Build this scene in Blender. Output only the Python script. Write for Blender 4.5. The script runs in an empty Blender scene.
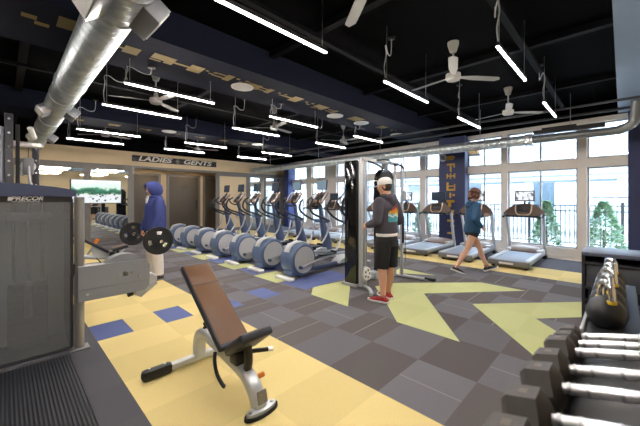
import bpy, bmesh, math, random
from mathutils import Vector, Matrix
random.seed(7)
scene = bpy.context.scene
col = scene.collection
PI = math.pi

# ------------------------------------------------------------------ helpers
def lin(h):
    h = h.lstrip('#')
    out = []
    for i in (0, 2, 4):
        v = int(h[i:i+2], 16) / 255
        out.append(v/12.92 if v <= 0.04045 else ((v+0.055)/1.055)**2.4)
    return (*out, 1.0)

MATS = {}
def mat(name, hexc, rough=0.5, metal=0.0, var=0.0, scale=8.0, bump=0.0, bscale=60.0, coat=0.0, spec=0.5):
    """Principled material with procedural colour variation and bump"""
    if name in MATS: return MATS[name]
    m = bpy.data.materials.new(name); m.use_nodes = True
    nt = m.node_tree; b = nt.nodes['Principled BSDF']
    b.inputs['Base Color'].default_value = lin(hexc)
    b.inputs['Roughness'].default_value = rough
    b.inputs['Metallic'].default_value = metal
    b.inputs['Specular IOR Level'].default_value = spec
    if coat: b.inputs['Coat Weight'].default_value = coat
    tc = nt.nodes.new('ShaderNodeTexCoord')
    if var:
        n = nt.nodes.new('ShaderNodeTexNoise'); n.inputs['Scale'].default_value = scale; n.inputs['Detail'].default_value = 4
        nt.links.new(tc.outputs['Object'], n.inputs['Vector'])
        r = nt.nodes.new('ShaderNodeMixRGB'); r.blend_type = 'MULTIPLY'; r.inputs['Fac'].default_value = 1
        r.inputs['Color1'].default_value = lin(hexc)
        mr = nt.nodes.new('ShaderNodeMapRange'); mr.inputs['To Min'].default_value = 1-var; mr.inputs['To Max'].default_value = 1+var
        nt.links.new(n.outputs['Fac'], mr.inputs['Value']); nt.links.new(mr.outputs['Result'], r.inputs['Color2'])
        nt.links.new(r.outputs['Color'], b.inputs['Base Color'])
    if bump:
        n2 = nt.nodes.new('ShaderNodeTexNoise'); n2.inputs['Scale'].default_value = bscale
        nt.links.new(tc.outputs['Object'], n2.inputs['Vector'])
        bp = nt.nodes.new('ShaderNodeBump'); bp.inputs['Strength'].default_value = bump; bp.inputs['Distance'].default_value = 0.005
        nt.links.new(n2.outputs['Fac'], bp.inputs['Height']); nt.links.new(bp.outputs['Normal'], b.inputs['Normal'])
    MATS[name] = m
    return m

def emit(name, hexc, strength):
    if name in MATS: return MATS[name]
    m = bpy.data.materials.new(name); m.use_nodes = True
    nt = m.node_tree; b = nt.nodes['Principled BSDF']
    b.inputs['Base Color'].default_value = lin(hexc)
    b.inputs['Emission Color'].default_value = lin(hexc)
    b.inputs['Emission Strength'].default_value = strength
    MATS[name] = m
    return m

def pane_glass(name, tint='#ffffff', gloss=0.08, clear=1.0, rough=0.02):
    """thin clear sheet: mostly see-through with a mirror-like sheen"""
    if name in MATS: return MATS[name]
    m = bpy.data.materials.new(name); m.use_nodes = True
    nt = m.node_tree; nt.nodes.clear()
    o = nt.nodes.new('ShaderNodeOutputMaterial')
    t = nt.nodes.new('ShaderNodeBsdfTransparent'); t.inputs['Color'].default_value = lin(tint)
    g = nt.nodes.new('ShaderNodeBsdfGlossy'); g.inputs['Roughness'].default_value = rough
    fr = nt.nodes.new('ShaderNodeFresnel'); ge = nt.nodes.new('ShaderNodeNewGeometry')
    ior = nt.nodes.new('ShaderNodeMapRange'); ior.inputs['To Min'].default_value = 1.45; ior.inputs['To Max'].default_value = 1/1.45   # same sheen entering and leaving the sheet
    nt.links.new(ge.outputs['Backfacing'], ior.inputs['Value']); nt.links.new(ior.outputs['Result'], fr.inputs['IOR'])
    mx = nt.nodes.new('ShaderNodeMixShader')
    nt.links.new(fr.outputs['Fac'], mx.inputs['Fac'])
    nt.links.new(t.outputs['BSDF'], mx.inputs[1]); nt.links.new(g.outputs['BSDF'], mx.inputs[2])
    nt.links.new(mx.outputs['Shader'], o.inputs['Surface'])
    MATS[name] = m
    return m

class MB:
    """collects shapes into one mesh"""
    def __init__(self): self.bm = bmesh.new()
    def _xf(self, vs, M):
        for v in vs: v.co = M @ v.co
    def box(self, c, d, rot=None, bevel=0.0, seg=2):
        b = bmesh.new(); bmesh.ops.create_cube(b, size=1)
        for v in b.verts: v.co = Vector((v.co.x*d[0], v.co.y*d[1], v.co.z*d[2]))
        if bevel: bmesh.ops.bevel(b, geom=b.edges[:], offset=min(bevel, min(d)*0.49), segments=seg, affect='EDGES', profile=0.5)
        M = Matrix.Translation(c)
        if rot is not None: M = M @ (rot.to_4x4() if not isinstance(rot, tuple) else Matrix.Rotation(rot[0], 4, rot[1]))
        return self._merge(b, M)
    def _merge(self, b, M=None):
        if M is not None:
            for v in b.verts: v.co = M @ v.co
        mp = {}
        for v in b.verts: mp[v] = self.bm.verts.new(v.co)
        for f in b.faces:
            try:
                nf = self.bm.faces.new([mp[v] for v in f.verts]); nf.smooth = f.smooth; nf.material_index = f.material_index
            except ValueError: pass
        b.free(); return self
    def bx(self, x0, x1, y0, y1, z0, z1, bevel=0.0):
        return self.box(((x0+x1)/2, (y0+y1)/2, (z0+z1)/2), (abs(x1-x0), abs(y1-y0), abs(z1-z0)), bevel=bevel)
    def cyl(self, p, q, r, r2=None, n=20, caps=True):
        p = Vector(p); q = Vector(q); r2 = r if r2 is None else r2
        return self.loft([(p, r, r), (q, r2, r2)], n, caps, smooth=True)
    def loft(self, secs, n=16, caps=True, smooth=True, up=None, power=2.0):
        """secs: (centre, half width, half height); sections stay square to the path"""
        pts = [Vector(s[0]) for s in secs]
        rings = []; prev = None
        for i, p in enumerate(pts):
            t = (pts[min(i+1, len(pts)-1)] - pts[max(i-1, 0)])
            if t.length < 1e-9: t = Vector((0, 0, 1))
            t.normalize()
            if prev is None:
                u = Vector(up) if up is not None else (Vector((0, 0, 1)) if abs(t.z) < 0.9 else Vector((1, 0, 0)))
            else: u = prev
            u = (u - t*u.dot(t))
            if u.length < 1e-6: u = t.orthogonal()
            u.normalize(); prev = u
            w = t.cross(u)
            ring = []
            for k in range(n):
                a = 2*PI*k/n; ca, sa = math.cos(a), math.sin(a)
                if power != 2.0:
                    ca = math.copysign(abs(ca)**(2/power), ca); sa = math.copysign(abs(sa)**(2/power), sa)
                ring.append(self.bm.verts.new(p + w*(ca*secs[i][1]) + u*(sa*secs[i][2])))
            rings.append(ring)
        for i in range(len(rings)-1):
            for k in range(n):
                f = self.bm.faces.new([rings[i][k], rings[i][(k+1) % n], rings[i+1][(k+1) % n], rings[i+1][k]]); f.smooth = smooth
        if caps:
            self.bm.faces.new(rings[0][::-1]); self.bm.faces.new(rings[-1])
        return self
    def tube(self, pts, r, n=10, sub=4, power=2.0, h=None, up=None):
        P = spline(pts, sub) if sub > 1 else [Vector(p) for p in pts]
        return self.loft([(p, r, h if h else r) for p in P], n, True, True, up, power)
    def lathe(self, prof, c=(0, 0, 0), axis='Z', n=32):
        M = {'Z': Matrix.Identity(4), 'Y': Matrix.Rotation(-PI/2, 4, 'X'), 'X': Matrix.Rotation(PI/2, 4, 'Y')}[axis]
        M = Matrix.Translation(c) @ M
        rings = []
        for r, z in prof:
            rings.append([self.bm.verts.new(M @ Vector((max(r, 1e-4)*math.cos(2*PI*k/n), max(r, 1e-4)*math.sin(2*PI*k/n), z))) for k in range(n)])
        for i in range(len(rings)-1):
            for k in range(n):
                f = self.bm.faces.new([rings[i][k], rings[i][(k+1) % n], rings[i+1][(k+1) % n], rings[i+1][k]]); f.smooth = True
        self.bm.faces.new(rings[0][::-1]); self.bm.faces.new(rings[-1])
        return self
    def prism(self, poly, a, b, plane='XZ', smooth=False):
        def P(u, v, w):
            return {'XZ': (u, w, v), 'YZ': (w, u, v), 'XY': (u, v, w)}[plane]
        A = [self.bm.verts.new(P(u, v, a)) for u, v in poly]; B = [self.bm.verts.new(P(u, v, b)) for u, v in poly]
        self.bm.faces.new(A); self.bm.faces.new(B[::-1])
        n = len(poly)
        for k in range(n):
            f = self.bm.faces.new([A[k], B[k], B[(k+1) % n], A[(k+1) % n]]); f.smooth = smooth
        return self
    def ball(self, c, r, seg=20, rings=12, rot=None):
        b = bmesh.new(); bmesh.ops.create_uvsphere(b, u_segments=seg, v_segments=rings, radius=1)
        for f in b.faces: f.smooth = True
        r = (r, r, r) if isinstance(r, (int, float)) else r
        for v in b.verts: v.co = Vector((v.co.x*r[0], v.co.y*r[1], v.co.z*r[2]))
        M = Matrix.Translation(c)
        if rot is not None: M = M @ rot
        return self._merge(b, M)
    def build(self, name, m, parent=None, loc=None, rz=0, sharp=True):
        bmesh.ops.recalc_face_normals(self.bm, faces=self.bm.faces[:])
        me = bpy.data.meshes.new(name); self.bm.to_mesh(me); self.bm.free()
        for k in (m if isinstance(m, list) else [m]): me.materials.append(k)
        if sharp: me.set_sharp_from_angle(angle=math.radians(40))
        o = bpy.data.objects.new(name, me); col.objects.link(o)
        if parent is not None: o.parent = parent
        if loc is not None: o.location = loc
        if rz: o.rotation_euler.z = rz
        return o

def spline(pts, sub=5):
    P = [Vector(p) for p in pts]
    if len(P) < 3: return P
    out = []
    for i in range(len(P)-1):
        p0 = P[max(i-1, 0)]; p1 = P[i]; p2 = P[i+1]; p3 = P[min(i+2, len(P)-1)]
        for k in range(sub):
            t = k/sub
            out.append(0.5*((2*p1) + (p2-p0)*t + (2*p0-5*p1+4*p2-p3)*t*t + (3*p1-p0-3*p2+p3)*t**3))
    out.append(P[-1]); return out

def tag(o, label, cat, group=None, kind=None):
    o['label'] = label; o['category'] = cat
    if group: o['group'] = group
    if kind: o['kind'] = kind
    return o
def thing(name, label, cat, loc=(0, 0, 0), rz=0, group=None):
    o = bpy.data.objects.new(name, None); col.objects.link(o); o.empty_display_size = 0.1
    o.location = loc; o.rotation_euler.z = rz
    return tag(o, label, cat, group)
def struct(o): o['kind'] = 'structure'; return o
def dup(o, loc, rz=None, label=None, group=None):
    def cp(x, par):
        y = x.copy(); col.objects.link(y)
        if par is not None: y.parent = par
        for ch in x.children: cp(ch, y)
        return y
    r = cp(o, None); r.location = loc
    if rz is not None: r.rotation_euler.z = rz
    if label: r['label'] = label
    if group: r['group'] = group
    return r

def lettering(name, text, size, m, parent, loc, rot, depth=0.002, shear=0.0, spacing=1.0, align='CENTER', sx=1.0, width=None):
    cu = bpy.data.curves.new(name, 'FONT'); cu.body = text; cu.size = size; cu.extrude = depth; cu.shear = shear
    cu.space_character = spacing; cu.align_x = align; cu.align_y = 'CENTER'; cu.offset = size*0.03
    t = bpy.data.objects.new(name+'_curve', cu); col.objects.link(t)
    dg = bpy.context.evaluated_depsgraph_get()
    me = bpy.data.meshes.new_from_object(t.evaluated_get(dg)); me.name = name
    bpy.data.objects.remove(t); bpy.data.curves.remove(cu)
    me.materials.clear(); me.materials.append(m)
    if width:
        xs = [v.co.x for v in me.vertices]; sx = width/(max(xs)-min(xs))
    for v in me.vertices: v.co.x *= sx
    o = bpy.data.objects.new(name, me); col.objects.link(o)
    o.parent = parent; o.location = loc; o.rotation_euler = rot
    return o

# ------------------------------------------------------------------ materials
M_black = mat('black_plastic', '#141518', 0.4)
M_rubber = mat('black_rubber', '#17181a', 0.75, var=0.15, scale=30)
M_ceil = mat('black_ceiling', '#020203', 0.9, var=0.2, scale=2, spec=0.05)
M_joist = mat('black_joist', '#060608', 0.7, spec=0.15)
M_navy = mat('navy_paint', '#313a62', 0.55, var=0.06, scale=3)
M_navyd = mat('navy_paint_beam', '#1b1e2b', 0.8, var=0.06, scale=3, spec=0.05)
M_gold = mat('gold_paint', '#75622b', 0.7, var=0.15, scale=20)
M_cream = mat('cream_paint', '#cdb894', 0.7, var=0.03, scale=4)
M_cream2 = mat('window_wall_paint', '#efe9e1', 0.65, var=0.03, scale=4)
M_gtrim = mat('grey_trim', '#6d6a66', 0.5, var=0.05)
M_door = mat('door_paint', '#4a4338', 0.5, var=0.06)
M_white = mat('white_paint', '#e8e8e6', 0.45)
M_silver = mat('silver_paint', '#b9bcc0', 0.35, metal=0.3, var=0.04)
M_silver2 = mat('pearl_white_paint', '#c9cdd0', 0.3, metal=0.35, var=0.03, coat=0.3)
M_chrome = mat('chrome', '#e8e8ea', 0.12, metal=1.0)
M_steel = mat('brushed_steel', '#c4c6ca', 0.28, metal=1.0, var=0.05)
M_greypl = mat('grey_plastic', '#7e8187', 0.45, var=0.04)
M_gdisc = mat('disc_grey', '#aeafb1', 0.5, var=0.03)
M_bluegrey = mat('blue_grey_plastic', '#5d7192', 0.38, var=0.05, coat=0.2)
M_bluegrey2 = mat('slate_blue_plastic', '#465472', 0.42, var=0.05)
M_brown = mat('bronze_console', '#7b5d4c', 0.35, metal=0.2, var=0.1)
M_taupe = mat('taupe_hood', '#8d7d74', 0.4, metal=0.2, var=0.05)
M_gun = mat('gunmetal', '#77787a', 0.38, metal=0.5, var=0.06, scale=5)
M_cap = mat('dark_navy_cap', '#3a435e', 0.4, var=0.05)
M_orange = mat('orange_knob', '#e07b1c', 0.4)
M_vinyl = mat('black_vinyl', '#272b33', 0.38, bump=0.25, bscale=250)
M_vinylb = mat('brown_vinyl_reflection', '#63411f', 0.36, var=0.08, bump=0.2, bscale=250)  # pad brown, with the floor's glossy orange reflection put into the colour
M_hex = mat('grey_urethane', '#403c39', 0.55, var=0.12, scale=25)
M_kb = mat('kettlebell_black', '#24272b', 0.42, var=0.1)
M_yellow = mat('yellow_paint', '#d6b531', 0.5)
M_galv = None

# spiral duct metal: galvanised, with spiral ribs along the local Y axis
def galv():
    m = bpy.data.materials.new('galvanised_spiral'); m.use_nodes = True
    nt = m.node_tree; b = nt.nodes['Principled BSDF']
    b.inputs['Metallic'].default_value = 0.8; b.inputs['Roughness'].default_value = 0.42
    tc = nt.nodes.new('ShaderNodeTexCoord')
    n = nt.nodes.new('ShaderNodeTexNoise'); n.inputs['Scale'].default_value = 9; n.inputs['Detail'].default_value = 6
    nt.links.new(tc.outputs['Object'], n.inputs['Vector'])
    cr = nt.nodes.new('ShaderNodeValToRGB')
    cr.color_ramp.elements[0].color = lin('#b4c0c6'); cr.color_ramp.elements[0].position = 0.3
    cr.color_ramp.elements[1].color = lin('#e6eef2'); cr.color_ramp.elements[1].position = 0.7
    nt.links.new(n.outputs['Fac'], cr.inputs['Fac']); nt.links.new(cr.outputs['Color'], b.inputs['Base Color'])
    w = nt.nodes.new('ShaderNodeTexWave'); w.wave_type = 'BANDS'; w.bands_direction = 'Y'
    w.inputs['Scale'].default_value = 2.6; w.inputs['Distortion'].default_value = 0.0
    nt.links.new(tc.outputs['Object'], w.inputs['Vector'])
    pw = nt.nodes.new('ShaderNodeMath'); pw.operation = 'POWER'; pw.inputs[1].default_value = 12
    nt.links.new(w.outputs['Fac'], pw.inputs[0])
    bp = nt.nodes.new('ShaderNodeBump'); bp.inputs['Strength'].default_value = 0.5; bp.inputs['Distance'].default_value = 0.02
    nt.links.new(pw.outputs[0], bp.inputs['Height']); nt.links.new(bp.outputs['Normal'], b.inputs['Normal'])
    return m
M_galv = galv()

# carpet: quarter-turned plank tiles in a checker of grey and brown
def carpet_mat():
    m = bpy.data.materials.new('carpet_tiles'); m.use_nodes = True
    nt = m.node_tree; N = nt.nodes.new; L = nt.links.new; b = nt.nodes['Principled BSDF']
    b.inputs['Roughness'].default_value = 0.9; b.inputs['Specular IOR Level'].default_value = 0.15
    tc = N('ShaderNodeTexCoord'); sp = N('ShaderNodeSeparateXYZ'); L(tc.outputs['Object'], sp.inputs[0])
    def M(op, a, c=None):
        n = N('ShaderNodeMath'); n.operation = op
        for i, v in enumerate((a, c)):
            if v is None: continue
            if isinstance(v, (int, float)): n.inputs[i].default_value = v
            else: L(v, n.inputs[i])
        return n.outputs[0]
    u = M('DIVIDE', M('SUBTRACT', sp.outputs['X'], 0.68), 0.67); v = M('DIVIDE', M('SUBTRACT', sp.outputs['Y'], 1.87), 0.512)
    fu = M('FLOOR', u); fv = M('FLOOR', v)
    par = M('FLOORED_MODULO', M('ADD', fu, fv), 2)
    du = M('FRACT', u); dv = M('FRACT', v)
    # light line along the middle of each block
    lu = M('LESS_THAN', M('ABSOLUTE', M('SUBTRACT', du, 0.5)), 0.008)
    lv = M('LESS_THAN', M('ABSOLUTE', M('SUBTRACT', dv, 0.5)), 0.010)
    cell = N('ShaderNodeCombineXYZ'); L(fu, cell.inputs[0]); L(fv, cell.inputs[1])
    wn = N('ShaderNodeTexWhiteNoise'); wn.noise_dimensions = '3D'; L(cell.outputs[0], wn.inputs['Vector'])
    keep = M('GREATER_THAN', wn.outputs['Value'], 0.3)
    mixline = N('ShaderNodeMix'); mixline.data_type = 'FLOAT'; L(par, mixline.inputs['Factor']); L(lu, mixline.inputs['A']); L(lv, mixline.inputs['B'])
    line = M('MULTIPLY', mixline.outputs['Result'], keep)
    c1 = N('ShaderNodeMixRGB'); L(par, c1.inputs['Fac']); c1.inputs['Color1'].default_value = lin('#6e6c72'); c1.inputs['Color2'].default_value = lin('#605c5c')
    var = N('ShaderNodeMapRange'); L(wn.outputs['Value'], var.inputs['Value']); var.inputs['To Min'].default_value = 0.84; var.inputs['To Max'].default_value = 1.08
    nz = N('ShaderNodeTexNoise'); nz.inputs['Scale'].default_value = 160; L(tc.outputs['Object'], nz.inputs['Vector'])
    nv = N('ShaderNodeMapRange'); L(nz.outputs['Fac'], nv.inputs['Value']); nv.inputs['To Min'].default_value = 0.75; nv.inputs['To Max'].default_value = 1.25
    mul = M('MULTIPLY', var.outputs['Result'], nv.outputs['Result'])
    c2 = N('ShaderNodeMixRGB'); c2.blend_type = 'MULTIPLY'; c2.inputs['Fac'].default_value = 1; L(c1.outputs['Color'], c2.inputs['Color1']); L(mul, c2.inputs['Color2'])
    c3 = N('ShaderNodeMixRGB'); L(line, c3.inputs['Fac']); L(c2.outputs['Color'], c3.inputs['Color1']); c3.inputs['Color2'].default_value = lin('#8b8682')
    L(c3.outputs['Color'], b.inputs['Base Color'])
    bp = N('ShaderNodeBump'); bp.inputs['Strength'].default_value = 0.3; bp.inputs['Distance'].default_value = 0.004
    L(nz.outputs['Fac'], bp.inputs['Height']); L(bp.outputs['Normal'], b.inputs['Normal'])
    return m
def carpet_colour(name, hexc, var=0.08):
    m = bpy.data.materials.new(name); m.use_nodes = True
    nt = m.node_tree; N = nt.nodes.new; L = nt.links.new; b = nt.nodes['Principled BSDF']
    b.inputs['Roughness'].default_value = 0.9; b.inputs['Specular IOR Level'].default_value = 0.12
    tc = N('ShaderNodeTexCoord'); mp = N('ShaderNodeMapping'); L(tc.outputs['Object'], mp.inputs['Vector'])
    mp.inputs['Location'].default_value = (-0.68/0.67, -1.87/0.512, 0.5); mp.inputs['Scale'].default_value = (1/0.67, 1/0.512, 0.0)
    ck = N('ShaderNodeTexChecker'); ck.inputs['Scale'].default_value = 1.0; L(mp.outputs['Vector'], ck.inputs['Vector'])
    k = lin(hexc); ck.inputs['Color1'].default_value = k; ck.inputs['Color2'].default_value = (k[0]*(1-var), k[1]*(1-var), k[2]*(1-var), 1)
    nz = N('ShaderNodeTexNoise'); nz.inputs['Scale'].default_value = 160; L(tc.outputs['Object'], nz.inputs['Vector'])
    nv = N('ShaderNodeMapRange'); L(nz.outputs['Fac'], nv.inputs['Value']); nv.inputs['To Min'].default_value = 0.88; nv.inputs['To Max'].default_value = 1.12
    c2 = N('ShaderNodeMixRGB'); c2.blend_type = 'MULTIPLY'; c2.inputs['Fac'].default_value = 1; L(ck.outputs['Color'], c2.inputs['Color1']); L(nv.outputs['Result'], c2.inputs['Color2'])
    L(c2.outputs['Color'], b.inputs['Base Color'])
    return m

# ------------------------------------------------------------------ camera (0,0,1.5); X runs right-deep, Y runs left-deep
FPX = 309.0
cam_d = bpy.data.cameras.new('camera'); cam = bpy.data.objects.new('camera', cam_d); col.objects.link(cam)
cam_d.sensor_width = 36; cam_d.lens = FPX/640*36; cam_d.shift_y = -15/640
cam_d.clip_start = 0.02; cam_d.clip_end = 300
cam.location = (0, 0, 1.5); cam.rotation_euler = (PI/2, 0, math.radians(44.4-90))
cam_d.dof.use_dof = True; cam_d.dof.focus_distance = 4.2; cam_d.dof.aperture_fstop = 2.0
scene.camera = cam

# ------------------------------------------------------------------ room shell
HC = 3.75                    # ceiling
WX, WS = 9.45, 0.09          # window wall: X = WX + WS*Y
WROT = -math.atan(WS)
YB = 13.0                    # mirror wall
X0R, Y0R = -4.5, -1.9        # walls behind the camera

fm = [carpet_mat(), carpet_colour('carpet_yellow', '#e0cc8e', 0.08), carpet_colour('carpet_green', '#bbbf8a', 0.05),
      carpet_colour('carpet_blue', '#64709f', 0.08), carpet_colour('carpet_dark_grey', '#5a5a60', 0.05)]
f = MB()
def poly(pts, z, mi):
    fc = f.bm.faces.new([f.bm.verts.new((x, y, z)) for x, y in pts])
    fc.normal_update()
    if fc.normal.z < 0: fc.normal_flip()
    fc.material_index = mi
def rect(x0, x1, y0, y1, z, mi): poly([(x0, y0), (x1, y0), (x1, y1), (x0, y1)], z, mi)
rect(X0R, 12, Y0R, 15, 0, 0)
rect(0.68, 2.025, -1.2, 6.03, 0.0012, 1)
rect(0.68, 2.025, 8.8, 12.9, 0.0012, 1)
rect(0.30, 0.68, -1.2, 12.9, 0.0010, 4)
rect(8.06, 11.2, -1.9, 12.9, 0.0010, 4)
rect(7.05, 8.06, -1.9, 12.9, 0.0012, 1)
for x0, x1, y0, y1 in ((0.68, 1.02, 3.92, 4.43), (1.36, 1.69, 3.91, 4.42), (2.69, 3.025, 3.80, 4.30), (2.02, 2.355, 3.80, 4.10)):
    rect(x0, x1, y0, y1, 0.002, 3)
poly([(3.32, 2.71), (4.2, 3.38), (4.34, 3.6), (3.63, 3.72), (3.33, 3.45)], 0.0016, 2)
poly([(3.75, 2.35), (3.32, 1.95), (3.32, 1.21), (4.61, 2.23), (5.89, 1.12), (5.92, 1.8), (4.82, 2.87), (4.4, 3.0)], 0.0016, 2)
poly([(4.63, 1.52), (5.95, 0.31), (5.25, 0.22), (4.62, 0.77), (4.33, 0.52), (3.3, 0.42), (3.48, 0.57)], 0.0016, 2)
poly([(5.93, 3.41), (5.84, 2.58), (5.45, 3.3)], 0.0016, 2)
for k in range(6):
    y = 4.36 + 1.45*k
    rect(3.36, 3.9, y, y+0.72, 0.0016, 2)
    rect(3.43, 4.7, y-0.66, y-0.04, 0.0018, 3)
floor = f.build('floor', fm); struct(floor)

struct(MB().bx(X0R-0.1, 12, Y0R-0.1, 15, HC, HC+0.1).build('ceiling', M_ceil))
struct(MB().bx(X0R-0.1, X0R, Y0R, YB, 0, HC).build('wall_left', mat('back_wall_paint', '#a89c86', 0.7, var=0.03)))
struct(MB().bx(X0R, WX+WS*Y0R+0.1, Y0R-0.1, Y0R, 0, HC).build('wall_front', M_cream))

# back wall: cream header, grey framed mirrors and panels, recess with three doors
RX0, RX1 = 3.37, 6.66
w = MB()
w.bx(X0R, RX0, YB, YB+0.12, 0, 3.22); w.bx(RX1, 11.2, YB, YB+0.12, 0, 3.22)
w.bx(RX0, RX1, YB, YB+0.12, 2.66, 3.22)
w.bx(RX0-0.1, 7.2, YB+1.0, YB+1.1, 0, 2.8); w.bx(RX0-0.1, RX0, YB+0.12, YB+1.0, 0, 2.8); w.bx(7.1, 7.2, YB+0.12, YB+1.0, 0, 2.8)
w.bx(RX0-0.1, 7.2, YB+0.12, YB+1.1, 2.68, 2.8)
struct(w.build('wall_back', M_cream))
struct(MB().bx(X0R, 11.2, YB+0.01, YB+0.13, 3.22, HC).build('wall_back_upper', M_ceil))
t = MB()
for x0, x1 in ((X0R, 0.2), (1.87, 2.06), (3.17, 3.37), (6.60, 6.78), (8.17, 8.40), (9.22, 9.32), (10.2, 10.6)):
    t.bx(x0, x1, YB-0.035, YB, 0, 2.70)
for x0, x1 in ((0.2, 1.87), (2.06, 3.17), (6.78, 8.17), (8.40, 9.22), (9.32, 10.2)):
    t.bx(x0, x1, YB-0.035, YB, 2.50, 2.70); t.bx(x0, x1, YB-0.035, YB, 0, 0.12)
t.bx(RX0, 6.60, YB-0.035, YB, 2.60, 2.70)
struct(t.build('trim_1', M_gtrim))
mir = mat('mirror_silver', '#e9ecea', 0.015, metal=1.0)
for k, (x0, x1) in enumerate(((0.2, 1.87), (2.06, 3.17), (8.40, 9.22), (9.32, 10.2))):
    o = MB().bx(x0, x1, YB-0.012, YB-0.002, 0.12, 2.50).build('wall_mirror', mir)
    tag(o, ['left tall mirror pane in grey frame behind the gym machine', 'tall mirror pane in grey frame behind the wall television', 'mirror pane in grey frame on back wall just left of window corner pane',
            'last mirror pane on back wall, next to the window corner'][k], 'mirror')

# doors in the recess
for i, (x0, x1) in enumerate(((3.62, 4.53), (4.96, 6.24), (6.56, 7.08))):
    d = struct(MB().bx(x0, x1, YB+0.95, YB+0.995, 0.005, 2.44, bevel=0.006).build('door_%d' % (i+1), M_door))
    fr = MB()
    fr.bx(x0-0.09, x0, YB+0.93, YB+1.0, 0, 2.53); fr.bx(x1, min(x1+0.09, 7.1), YB+0.93, YB+1.0, 0, 2.53); fr.bx(x0, x1, YB+0.93, YB+1.0, 2.445, 2.53)
    fr.build('door_frame', M_gtrim, d)
    if i < 2:
        cx = (x0+x1)/2
        e = MB(); s_ = 0.16
        e.prism([(cx-s_, 1.98), (cx, 1.98+s_*0.8), (cx+s_, 1.98), (cx, 1.98-s_*0.8)], YB+0.944, YB+0.95); e.build('diamond_emblem', mat('emblem_brown', '#3e382f', 0.5), d)
        e2 = MB(); e2.prism([(cx-0.08, 1.98), (cx, 1.98+0.06), (cx+0.08, 1.98), (cx, 1.98-0.06)], YB+0.941, YB+0.9442); e2.build('emblem_centre', M_door, d)
        pl = MB(); pl.bx(cx-0.2, cx+0.2, YB+0.944, YB+0.95, 0.92, 1.0); pl.bx(cx-0.17, cx+0.17, YB+0.944, YB+0.95, 0.70, 0.86); pl.build('push_plate', mat('plate_brown', '#4d463b', 0.5), d)
    hx = x1-0.1
    h = MB(); h.bx(hx-0.025, hx+0.025, YB+0.925, YB+0.95, 0.98, 1.42, bevel=0.008); h.build('handle', M_black, d)

# LADIES / GENTS sign
sg = thing('restroom_sign', 'long black sign reading LADIES and GENTS above the doors', 'sign', (4.965, YB, 2.985))
MB().bx(-1.66, 1.66, -0.03, 0, -0.115, 0.115, bevel=0.004).build('sign_board', mat('sign_black', '#1c1a1a', 0.5), sg)
M_let = mat('sign_letter', '#d8d2c6', 0.5)
lettering('lettering', 'LADIES', 0.25, M_let, sg, (-0.868, -0.032, 0), (PI/2, 0, 0), shear=0.25, width=1.22)
lettering('lettering', 'GENTS', 0.25, M_let, sg, (0.80, -0.032, 0), (PI/2, 0, 0), shear=0.25, width=1.22)
e = MB(); e.prism([(-0.09, 0), (0, 0.11), (0.09, 0), (0, -0.11)], -0.035, -0.03); e.prism([(-0.03, -0.11), (0.03, -0.11), (0.03, 0.11), (-0.03, 0.11)], -0.038, -0.035)
e.build('emblem', mat('sign_emblem', '#6e675c', 0.5), sg, (-0.02, 0, 0))

# recessed downlights in the door recess
for k, x in enumerate((4.1, 5.75)):
    d = thing('ceiling_downlight', ['recessed downlight above the first dark door', 'recessed downlight above the diamond door, nearer the windows'][k], 'light', (x, YB+0.45, 2.68))
    MB().lathe([(0.085, -0.012), (0.095, 0.0), (0.06, 0.0)], n=24).build('trim_ring', M_white, d)
    MB().lathe([(0.062, -0.014), (0.062, -0.011)], n=24).build('lens', emit('downlight', '#ffdca8', 70), d)

# ------------------------------------------------------------------ window wall
bays = [(-1.80, -0.95), (-0.86, 0.60), (0.77, 2.27), (2.42, 3.36), (4.06, 4.75), (4.95, 6.40), (6.58, 8.05), (8.22, 9.10), (9.85, 10.85), (11.25, 12.45)]
ZS, ZT0, ZT1, ZT2 = 0.28, 2.22, 2.43, 3.24
w = MB()
cur = Y0R - 0.2
for a, b_ in bays:
    w.bx(0, 0.2, cur, a, 0, 3.35); cur = b_
    w.bx(0, 0.2, a, b_, 0, ZS); w.bx(0, 0.2, a, b_, ZT0, ZT1); w.bx(0, 0.2, a, b_, ZT2, 3.35)
w.bx(0, 0.2, cur, 13.2, 0, 3.35)
wr = struct(w.build('wall_right', M_cream2, loc=(WX, 0, 0), rz=WROT))
struct(MB().bx(0.0, 0.2, Y0R-0.2, 13.2, 3.35, HC).build('wall_right_upper', M_ceil, loc=(WX, 0, 0), rz=WROT))
sl = MB()
sl.bx(-0.02, 0, Y0R, 13.05, 0, 0.1, bevel=0.004)
struct(sl.build('baseboard_right', M_cream2, loc=(WX, 0, 0), rz=WROT))
M_frame = mat('window_frame', '#a9adb2', 0.4, metal=0.2)
M_glass = pane_glass('window_glass', '#fbfdff')
for i, (a, b_) in enumerate(bays):
    fr = MB()
    for z0, z1 in ((ZS, ZT0), (ZT1, ZT2)):
        fr.bx(0.07, 0.12, a, a+0.035, z0, z1); fr.bx(0.07, 0.12, b_-0.035, b_, z0, z1)
        fr.bx(0.07, 0.12, a, b_, z0, z0+0.035); fr.bx(0.07, 0.12, a, b_, z1-0.035, z1)
        n = 2 if b_-a > 0.8 else 1
        for k in range(1, n): fr.bx(0.07, 0.12, a+(b_-a)*k/n-0.018, a+(b_-a)*k/n+0.018, z0, z1)
    if i == 1: fr.bx(0.08, 0.11, a, b_, 1.5, 1.525)
    wdw = struct(fr.build('window_%d' % (i+1), M_frame, loc=(WX, 0, 0), rz=WROT))
    g = MB()
    for z0, z1 in ((ZS, ZT0), (ZT1, ZT2)): g.bx(0.093, 0.097, a, b_, z0, z1)
    g.build('pane', M_glass, wdw)

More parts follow.
